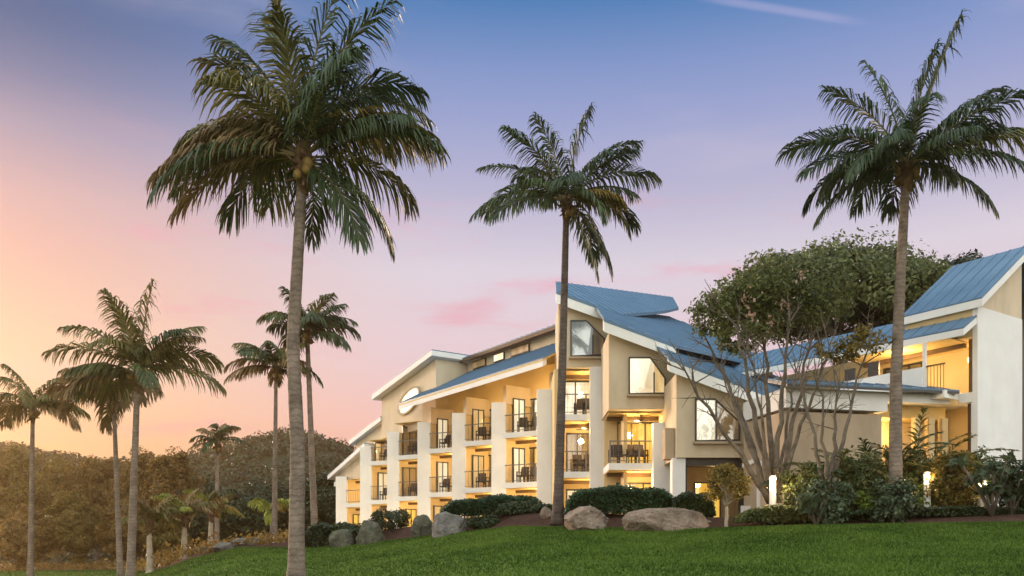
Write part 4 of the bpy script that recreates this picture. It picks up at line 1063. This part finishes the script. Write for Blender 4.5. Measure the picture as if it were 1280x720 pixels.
t1, b1 = bare_tree(968, 636, 30.4,
    [(962, 628, 842, 452, .12, -1.2), (964, 628, 880, 420, .13, .6), (966, 628, 915, 395, .14, -.8), (968, 628, 950, 380, .13, .9), (970, 628, 985, 385, .13, -.9),
     (972, 628, 1020, 400, .12, .5), (964, 628, 905, 470, .10, 1.5), (970, 628, 1040, 430, .10, -1.4), (966, 628, 935, 430, .09, -2.0), (969, 628, 1000, 450, .09, 1.8)],
    [(905, 390, 40, 36, 80, .36), (955, 365, 50, 34, 120, .42), (1015, 372, 50, 34, 90, .4), (925, 418, 50, 18, 36, .3)],
    'wide spreading tree with bare grey limbs fanning up from beside the bollard lamp', 201, 'leaf_mid')
# a few pinkish flower clusters in it
rng = np.random.default_rng(77); P = []
for (px, py) in ((935, 372), (1002, 345), (940, 395), (965, 402), (980, 380)):
    c = W(px, py, 28.6) - b1; m = 22
    P.append(np.array(c) + rng.normal(0, .12, (m, 3)))
V, F = leaf_quads(np.concatenate(P), rng, 0.06, 0.7); fast_mesh('blossom', V, F, M['leaf_red'], t1)
bare_tree(1034, 640, 28.5,
    [(1030, 620, 1000, 470, .09, .6), (1034, 620, 1050, 480, .10, -.5), (1038, 620, 1086, 425, .09, .8), (1034, 620, 1022, 455, .08, -1.0)],
    [(1085, 425, 26, 14, 14, .28), (1050, 440, 30, 16, 14, .25)],
    'thin multi-stemmed tree with nearly bare twigs left of the right palm', 202, 'leaf_olive')
# -- small rounded tree by the recess
b = W(908, 648, 29); b.z = ground(b.x, b.y)
tree('clipped_tree', b, 2, (0.72, 0.7, 0.78), 1.28, 'small rounded clipped tree with several pale stems beside the pink boulder', 'leaf_olive', 104, nclump=60, per=70, clump_r=0.25, leaf=0.05, trunk_r=0.07, bark='bark_pale', nlimb=10, lower_cut=-0.6)

def bush(name, px, py, dep, rx, rz, label, mat, seed, leaf=0.07, n=60, per=60, cat='shrub', group=None, clump=0.28, ry=None, aspect=0.5, lift=0.0):
    """px, py: where the foot stands in the view"""
    b = W(px, py, dep); b.z = ground(b.x, b.y) + lift
    return tree(name, b, rz * 2, (rx, ry or rx * 0.8, rz), rz * 0.95, label, mat, seed, cat, group, nclump=n, per=per, clump_r=clump, leaf=leaf, trunk_r=0.05, nlimb=5, aspect=aspect, shell=0.35, lower_cut=-1)
def hedge(px0, px1, dep, htop, depth, label, mat, seed, leaf=0.05, n=9000, slope=0.0):
    """clipped hedge: leaves over and in a rounded slab, on a woody core"""
    rng = np.random.default_rng(seed); n = int(n * 2.2)
    a = W(px0, 640, dep); e = W(px1, 640, dep); L = e.x - a.x
    gz = ground((a.x + e.x) / 2, dep)
    H = EYE + (HZ - htop) / FPX * dep - gz
    root = empty('hedge', (a.x + L / 2, dep, gz), label, 'hedge')
    u = rng.uniform(-1, 1, n); v = rng.uniform(-1, 1, n); w = rng.random(n) ** 0.6
    prof = (1 - np.abs(u) ** 5) ** 0.5
    bump = 1 + 0.06 * np.sin(u * 7 + seed) + 0.04 * np.sin(u * 19 + v * 5)
    z = w * H * prof * bump * (1 - 0.15 * v ** 4) * (1 + slope * u)
    P = np.stack([u * L / 2 * (1 + 0.03 * rng.normal(size=n)), v * depth / 2 * (0.8 + 0.2 * w), np.maximum(z, 0.02)], -1)
    O = nrm(np.stack([u ** 3, v * 0.9, w * 1.3], -1))
    V, F = leaf_quads(P, rng, leaf, 0.55, O, 0.5)
    fast_mesh('foliage', V, F, M[mat], root)
    mb = MB()
    for k in range(7):
        x = (-0.42 + 0.14 * k) * L; mb.tube([(x, 0, -0.1), (x + .05, .05, H * 0.4), (x - .05, 0, H * 0.75)], [0.04, 0.03, 0.015], 6)
    mb.build('stem', M['bark'], root, smooth=True)
    return root
hedge(553, 678, 37.8, 621, 1.9, 'long clipped dark green hedge behind the grey boulder, before the middle columns', 'leaf_hedge', 1, slope=0.22, n=11000)
hedge(708, 842, 33.0, 609, 1.6, 'clipped dark green hedge above the two pink boulders', 'leaf_hedge', 2, n=12000)
hedge(838, 890, 32.0, 617, 1.2, 'short dark hedge between the clipped hedge and the small rounded tree', 'leaf_dark', 3, n=6000)
hedge(922, 1075, 28.6, 633, 0.9, 'low bright clipped hedge behind the mulch, below the bollard lamp', 'leaf_mid', 4, n=9000)
hedge(383, 452, 42.6, 655, 1.8, 'dark loose hedge at the far lower end of the building', 'leaf_dark', 5, n=7000, leaf=0.08)
hedge(1060, 1290, 28.0, 634, 1.0, 'low dark hedge behind the mulch under the right hand shrubs', 'leaf_dark', 6, n=12000)

bush('shrub', 487, 676, 42.0, 1.0, .62, 'low dark shrub between the mossy boulders and the far columns', 'leaf_dark', 320, n=50)
bush('shrub', 440, 684, 41.8, .8, .5, 'low dark shrub between the two mossy boulders', 'leaf_dark', 321, n=40)
for px_, sd_, lb_ in ((602, 331, 'low dark shrub under the long hedge, beside the grey and pink boulder'), (636, 332, 'low dark shrub under the middle of the long hedge'), (668, 333, 'low dark shrub under the hedge end, left of the middle palm')):
    bush('shrub', px_, 655, 36.2, .75, .26, lb_, 'leaf_dark', sd_, n=40, leaf=.06, clump=.2)
# -- shrubs on the right
bush('shrub', 1016, 648, 29.2, .9, .95, 'leafy shrub at the left end of the right planting', 'leaf_mid', 301, n=70)
bush('shrub', 1035, 650, 28.0, .75, .85, 'grey green leafy shrub in front of the thin multi-stemmed tree', 'leaf_grey', 302, leaf=0.08, n=45)
bush('shrub', 1072, 644, 29.4, 1.0, 1.15, 'tall mid green shrub left of the right palm trunk', 'leaf_mid', 303, n=110)
bush('shrub', 1117, 652, 27.5, .7, .72, 'low grey leaved shrub at the foot of the right palm', 'leaf_grey', 304, leaf=0.08, n=36)
bush('shrub', 1137, 642, 29.8, .8, .95, 'mid green shrub between the right palm trunk and the second bollard lamp', 'leaf_mid', 305, n=85)
bush('shrub', 1188, 648, 28.6, .8, 1.05, 'olive shrub right of the second bollard lamp', 'leaf_olive', 306, n=75)
bush('shrub', 1213, 640, 30.0, .95, 1.25, 'tall green shrub before the white tower wall', 'leaf_mid', 307, n=95)
bush('shrub', 1085, 652, 28.2, .55, .5, 'small lime tinged shrub at the mulch edge', 'leaf_lime', 308, n=30)
bush('shrub', 1150, 646, 29.0, .5, .5, 'low yellowish shrub beside the second bollard lamp', 'leaf_lime', 309, n=24)
bush('shrub', 1272, 648, 28.4, .9, .85, 'dark shrub at the right edge of the mulch', 'leaf_dark', 310, n=60)
def bigleaf(px, py, dep, hgt, label, seed, n=46, leaf=0.20):
    """frangipani-like plant: bare forked stems with big leaves"""
    rng = np.random.default_rng(seed)
    b = W(px, py, dep); b.z = ground(b.x, b.y) - 0.03
    root = empty('broad_leaved_plant', b, label, 'plant')
    tb = MB(); V_, C = [], []
    for k in range(11):
        w = rng.uniform(0, 6.28); l = hgt * rng.uniform(.55, 1); e = Vector((math.cos(w) * l * .55, math.sin(w) * l * .4, l))
        pts = [Vector((0, 0, 0)), e * 0.4 + Vector((0, 0, .1)), e]; tb.tube(pts, [0.035, 0.028, 0.016], 6)
        for p in (pts[1] * .7 + pts[2] * .3, pts[2]):
            for q in range(n // 11 + 3):
                a = rng.uniform(0, 6.28); C.append(np.array(p) + np.array([math.cos(a), math.sin(a), rng.uniform(-.3, .5)]) * leaf * rng.uniform(.4, 1.1))
    tb.build('stem', M['bark'], root, smooth=True)
    V, F = leaf_quads(np.array(C), rng, leaf, 0.42)
    fast_mesh('leaves', V, F, M['leaf_grey' if seed % 2 else 'leaf_dark'], root)
bigleaf(1240, 655, 27.4, 2.1, 'broad leaved plant with open grey green leaves before the white tower wall', 401, n=60)
bigleaf(1264, 655, 27.6, 1.4, 'dark broad leaved plant at the right edge of the bed', 402)
bigleaf(1020, 655, 27.6, 1.1, 'grey broad leaved plant at the left end of the right bed', 403)
# feathery clumping palms behind the shrubs
def clump_palm(px, dep, L, label, seed, mat, n=13):
    rng = np.random.default_rng(seed)
    b = W(px, 640, dep); b.z = ground(b.x, b.y)
    root = empty('clump_palm', b, label, 'palm')
    for k in range(n):
        a = 2 * math.pi * (k + rng.random() * .6) / n
        make_frond('frond', root, (rng.normal(0, .15), rng.normal(0, .15), 0.1), a, L * rng.uniform(.75, 1.1), R(rng.uniform(62, 86)), R(rng.uniform(60, 115)), mat, rng, nleaf=34, leaflen=0.42, width=0.055, droop=.5, vee=.3)
clump_palm(1060, 30.2, 3.4, 'feathery palm clump in front of the beige link wall', 501, 'frond_olive')
clump_palm(1098, 30.8, 3.8, 'tall feathery palm clump just left of the right palm trunk', 502, 'frond_green')
clump_palm(1148, 30.8, 4.0, 'lit olive palm clump before the yellow entrance', 503, 'frond_olive')
clump_palm(1188, 30.6, 3.7, 'bright green palm clump beside the white tower wall', 504, 'frond_green')
clump_palm(1012, 31, 2.9, 'dark palm clump behind the spreading tree', 505, 'frond_dark')

# ------------------------------------------------------------------ boulders
def boulder(px, py, dep, wpx_, hpx_, label, mat, seed, dx=0.7, group='boulders along the bed'):
    rng = np.random.default_rng(seed)
    k = dep / FPX; w, h = wpx_ * k, hpx_ * k
    b = W(px, py, dep); b.z = ground(b.x, b.y) - 0.02
    mb = MB(); mb.ball((0, 0, 0), 1.0, 64, 40)
    V = np.array(mb.v)
    planes = nrm(rng.normal(size=(16, 3))); dist = rng.uniform(0.66, 0.96, 16)
    for p, d in zip(planes, dist):
        s_ = V @ p - d; V = np.where(s_[:, None] > 0, V - p * s_[:, None] * 0.97, V)
    ph = rng.uniform(0, 6.28, 6)
    for oct_ in range(4):
        f_ = 2.2 * 1.9 ** oct_; pv = rng.uniform(0, 6.28, 6); A_ = rng.normal(0, 1, (3, 3)) * f_
        q_ = V @ A_
        V = V * (1 + 0.05 / 1.5 ** oct_ * (np.sin(q_[:, :1] + pv[0]) * np.sin(q_[:, 1:2] + pv[1]) + 0.6 * np.sin(q_[:, 2:3] + pv[2])))
    V *= 1 + 0.012 * (np.sin(V[:, :1] * 7 + ph[0]) * np.sin(V[:, 1:2] * 6 + ph[1]) + np.sin(V[:, 2:3] * 9 + ph[2] + V[:, :1] * 4)) + rng.normal(0, .008, (len(V), 1))
    V = V / np.array([np.ptp(V[:, 0]) / 2, np.ptp(V[:, 1]) / 2, np.ptp(V[:, 2]) / 2])
    V = V * np.array([w / 2, w / 2 * dx, h * 0.68]); V[:, 2] += h * 0.34
    mb.v = [tuple(v) for v in V]
    o = mb.build('boulder', M[mat], None, smooth=True); o.location = b
    o.data.set_sharp_from_angle(angle=R(22))
    tag(o, label, 'boulder', group); return o
boulder(562, 674, 36.6, 47, 31, 'grey boulder with a pink face at the foot of the long hedge', 'rock_grey', 1)
boulder(529, 672, 39.0, 30, 30, 'small grey boulder just left of the grey and pink one', 'rock_moss', 2)
boulder(733, 670, 31.2, 58, 31, 'rounded pink boulder left of the long flat one', 'rock_pink', 3)
boulder(828, 672, 29.8, 110, 30, 'long low pinkish boulder, the biggest one on the lawn edge', 'rock_pink', 4, dx=0.45)
boulder(426, 684, 41.2, 32, 22, 'low mossy grey boulder at the far end of the bed', 'rock_moss', 5)
boulder(462, 680, 40.6, 36, 30, 'upright mossy grey boulder before the far columns', 'rock_moss', 6)
boulder(828, 640, 31.5, 20, 9, 'small pale stone on top of the bed behind the long boulder', 'rock_pink', 7)
boulder(683, 652, 34.6, 18, 14, 'small dark stone at the foot of the middle palm', 'rock_pink', 8)
boulder(640, 650, 36.5, 24, 8, 'small pale flat stone in front of the long hedge', 'rock_grey', 9)
boulder(876, 648, 30.3, 26, 6, 'small flat pale slab near the clipped tree', 'rock_grey', 10)
for i, (px, dep, w) in enumerate([(278, 46, 30), (300, 47, 22), (252, 47, 18), (318, 46.5, 16)]):
    boulder(px, 690, dep, w, 10, ['long low grey garden stone by the far lawn edge', 'second grey garden stone by the far lawn edge', 'small grey garden stone beside the lime fronded palm', 'smallest grey garden stone near the tiny lime palm'][i], 'rock_grey', 20 + i, group='stones on the far lawn edge')

# ------------------------------------------------------------------ garden lamps
def bollard(px, dep, htop, label, glow='lamp', w=0.085, power=30):
    b = W(px, 640, dep); b.z = ground(b.x, b.y) - 0.05
    H = EYE + (HZ - htop) / FPX * dep - b.z
    root = empty('bollard_lamp', b, label, 'lamp', 'white bollard lamps in the beds')
    m = MB(); m.tube([(0, 0, 0), (0, 0, H * 0.72)], w, 14); m.build('post', M['paint_white'], root, smooth=False)
    m = MB(); m.tube([(0, 0, H * .725), (0, 0, H * .93)], w * 0.85, 14); m.build('lamp_head', M[glow], root, smooth=True)
    m = MB(); m.tube([(0, 0, H * .935), (0, 0, H)], [w * 1.15, w * .9], 14); m.build('cap', M['paint_white'], root)
    d = bpy.data.lights.new('lamp_light', 'POINT'); d.energy = power * 2.2; d.color = (1, .72, .36); d.shadow_soft_size = 0.15
    o = bpy.data.objects.new('lamp_light', d); scene.collection.objects.link(o); o.location = (0, -0.15, H * 0.86); o.parent = root
bollard(966, 29.0, 595, 'white bollard lamp shining at the foot of the spreading tree', w=0.11, power=55)
bollard(1159, 28.6, 590, 'white bollard lamp glowing among the right hand shrubs', w=0.11, power=50)
bollard(1228, 28.8, 601, 'short bollard lamp half hidden by the broad leaved plant near the tower', w=0.15, power=40)

# ------------------------------------------------------------------ far trees on the left and the wooded hill
rngf = random.Random(4)
far = [  # px, foot row offset depth, crown top row, half width px, material, label
    (20, 92, 548, 46, 'leaf_olive', 'broad brownish tree at the left edge behind the slender palm'),
    (72, 100, 566, 44, 'leaf_olive', 'hazy tree between the slender palm and the left pair'),
    (122, 96, 562, 48, 'leaf_brown', 'rounded tree directly behind the left pair of palms'),
    (92, 80, 612, 34, 'leaf_olive', 'bushy olive tree lower in front of the tree belt'),
    (178, 90, 560, 40, 'leaf_brown', 'brown tree right of the left pair of palms'),
    (214, 86, 553, 40, 'leaf_brown', 'tallest brown tree of the belt with an uneven top'),
    (250, 96, 585, 34, 'leaf_dark', 'dark tree behind the small dark palm'),
    (155, 78, 622, 30, 'leaf_brown', 'low dark tree behind the short palms'),
    (210, 76, 628, 32, 'leaf_olive', 'low olive tree behind the white trunked short palm'),
    (262, 84, 622, 30, 'leaf_dark', 'low dark tree at the end of the belt'),
    (35, 78, 632, 34, 'leaf_brown', 'low brown bush at the left edge'),
    (300, 80, 610, 36, 'leaf_dark', 'dark tree left of the thin pale trunk'),
    (340, 88, 600, 38, 'leaf_dark', 'dark tree behind the thin pale trunk'),
    (405, 78, 590, 34, 'leaf_dark', 'dark tree standing against the far end of the building'),
    (436, 84, 600, 26, 'leaf_dark', 'dark tree tucked behind the lowest gable')]
for i, (px, dep, top_, hw, mat, lab) in enumerate(far):
    b = W(px, 705, dep); b.z = ground(b.x, b.y) - 0.2
    k = dep / FPX; topz = EYE + (HZ - top_) * k - b.z
    rz = topz * 0.46
    tree('garden_tree', b, topz, (hw * k * 0.9, hw * k * 0.8, rz * 0.9), topz - rz, lab, mat, 700 + i, nclump=120, per=170, clump_r=hw * k * 0.27, leaf=0.17, trunk_r=0.22, lower_cut=-1, shell=0.4, group='trees of the belt beyond the lawn')

def hill():
    px = np.array([-700, -300, -60, 60, 150, 215, 270, 310, 350, 385, 420, 445, 470, 520, 620, 800], float)
    top = np.array([640, 575, 540, 566, 580, 574, 562, 548, 539, 541, 552, 566, 585, 610, 640, 660], float)
    th = np.arctan((np.linspace(-700, 800, 220) - 640) / FPX); D = 230.0
    pxs = 640 + np.tan(th) * FPX; tp = np.interp(pxs, px, top)
    H = (HZ - tp) / FPX * D * 0.965
    s = np.array([0.56, 0.66, 0.76, 0.86, 0.94, 1.0, 1.08, 1.25, 1.6])
    prof = np.array([0, 0.14, 0.38, 0.66, 0.88, 1.0, 0.97, 0.7, 0.1])
    V = []
    for a, p in zip(s, prof):
        V.append(np.stack([np.tan(th) * D * a, np.full_like(th, D * a), EYE - 1.6 + (H + 1.2) * p], -1))
    V = np.array(V); n = len(th)
    i = np.arange(len(s) - 1)[:, None] * n + np.arange(n - 1)[None, :]
    F = np.stack([i, i + 1, i + n + 1, i + n], -1).reshape(-1, 4)
    o = fast_mesh('hill', V.reshape(-1, 3), F, M['scrub'], smooth=True); tag(o, None, None, kind='structure')
    # the wood covering it reads as one mass
    rng = np.random.default_rng(12); P, O = [], []
    for _ in range(2300):
        a = rng.uniform(0, len(s) - 3.01); j = rng.integers(0, n); r0 = int(a); f = a - r0
        c = V[r0, j] * (1 - f) + V[r0 + 1, j] * f
        rr = rng.uniform(1.8, 3.8); m = 85
        q = nrm(rng.normal(size=(m, 3))) * (rng.random((m, 1)) ** 0.3) * rr * np.array([1, 1, .8]); q[:, 2] = np.abs(q[:, 2])
        P.append(c + q + np.array([0, 0, rr * 0.1])); O.append(nrm(q))
    P = np.concatenate(P); O = np.concatenate(O)
    Vv, Ff = leaf_quads(P, rng, 0.46, 0.6, O, 0.5)
    o = fast_mesh('forest', Vv, Ff, M['leaf_dark']); tag(o, 'dark wooded hillside beyond the palms and the far end of the building', 'forest', kind='stuff')
hill()
# low ground cover under the belt
rng = np.random.default_rng(9); P = []
for _ in range(420):
    px = rng.uniform(-150, 420); th = math.atan((px - 640) / FPX); D, hc, hp = crest(th)
    d = D * rng.uniform(1.03, 1.5) ; m = 40
    x, y = d * math.tan(th), d; z = ground(x, y)
    q = rng.normal(0, 1, (m, 3)) * np.array([.8, .8, .28]); q[:, 2] = np.abs(q[:, 2])
    P.append(np.array([x, y, z]) + q)
V, F = leaf_quads(np.concatenate(P), rng, 0.13, 0.5); o = fast_mesh('undergrowth', V, F, M['leaf_brown'])
tag(o, 'low dark undergrowth along the far lawn edge', 'undergrowth', kind='stuff')
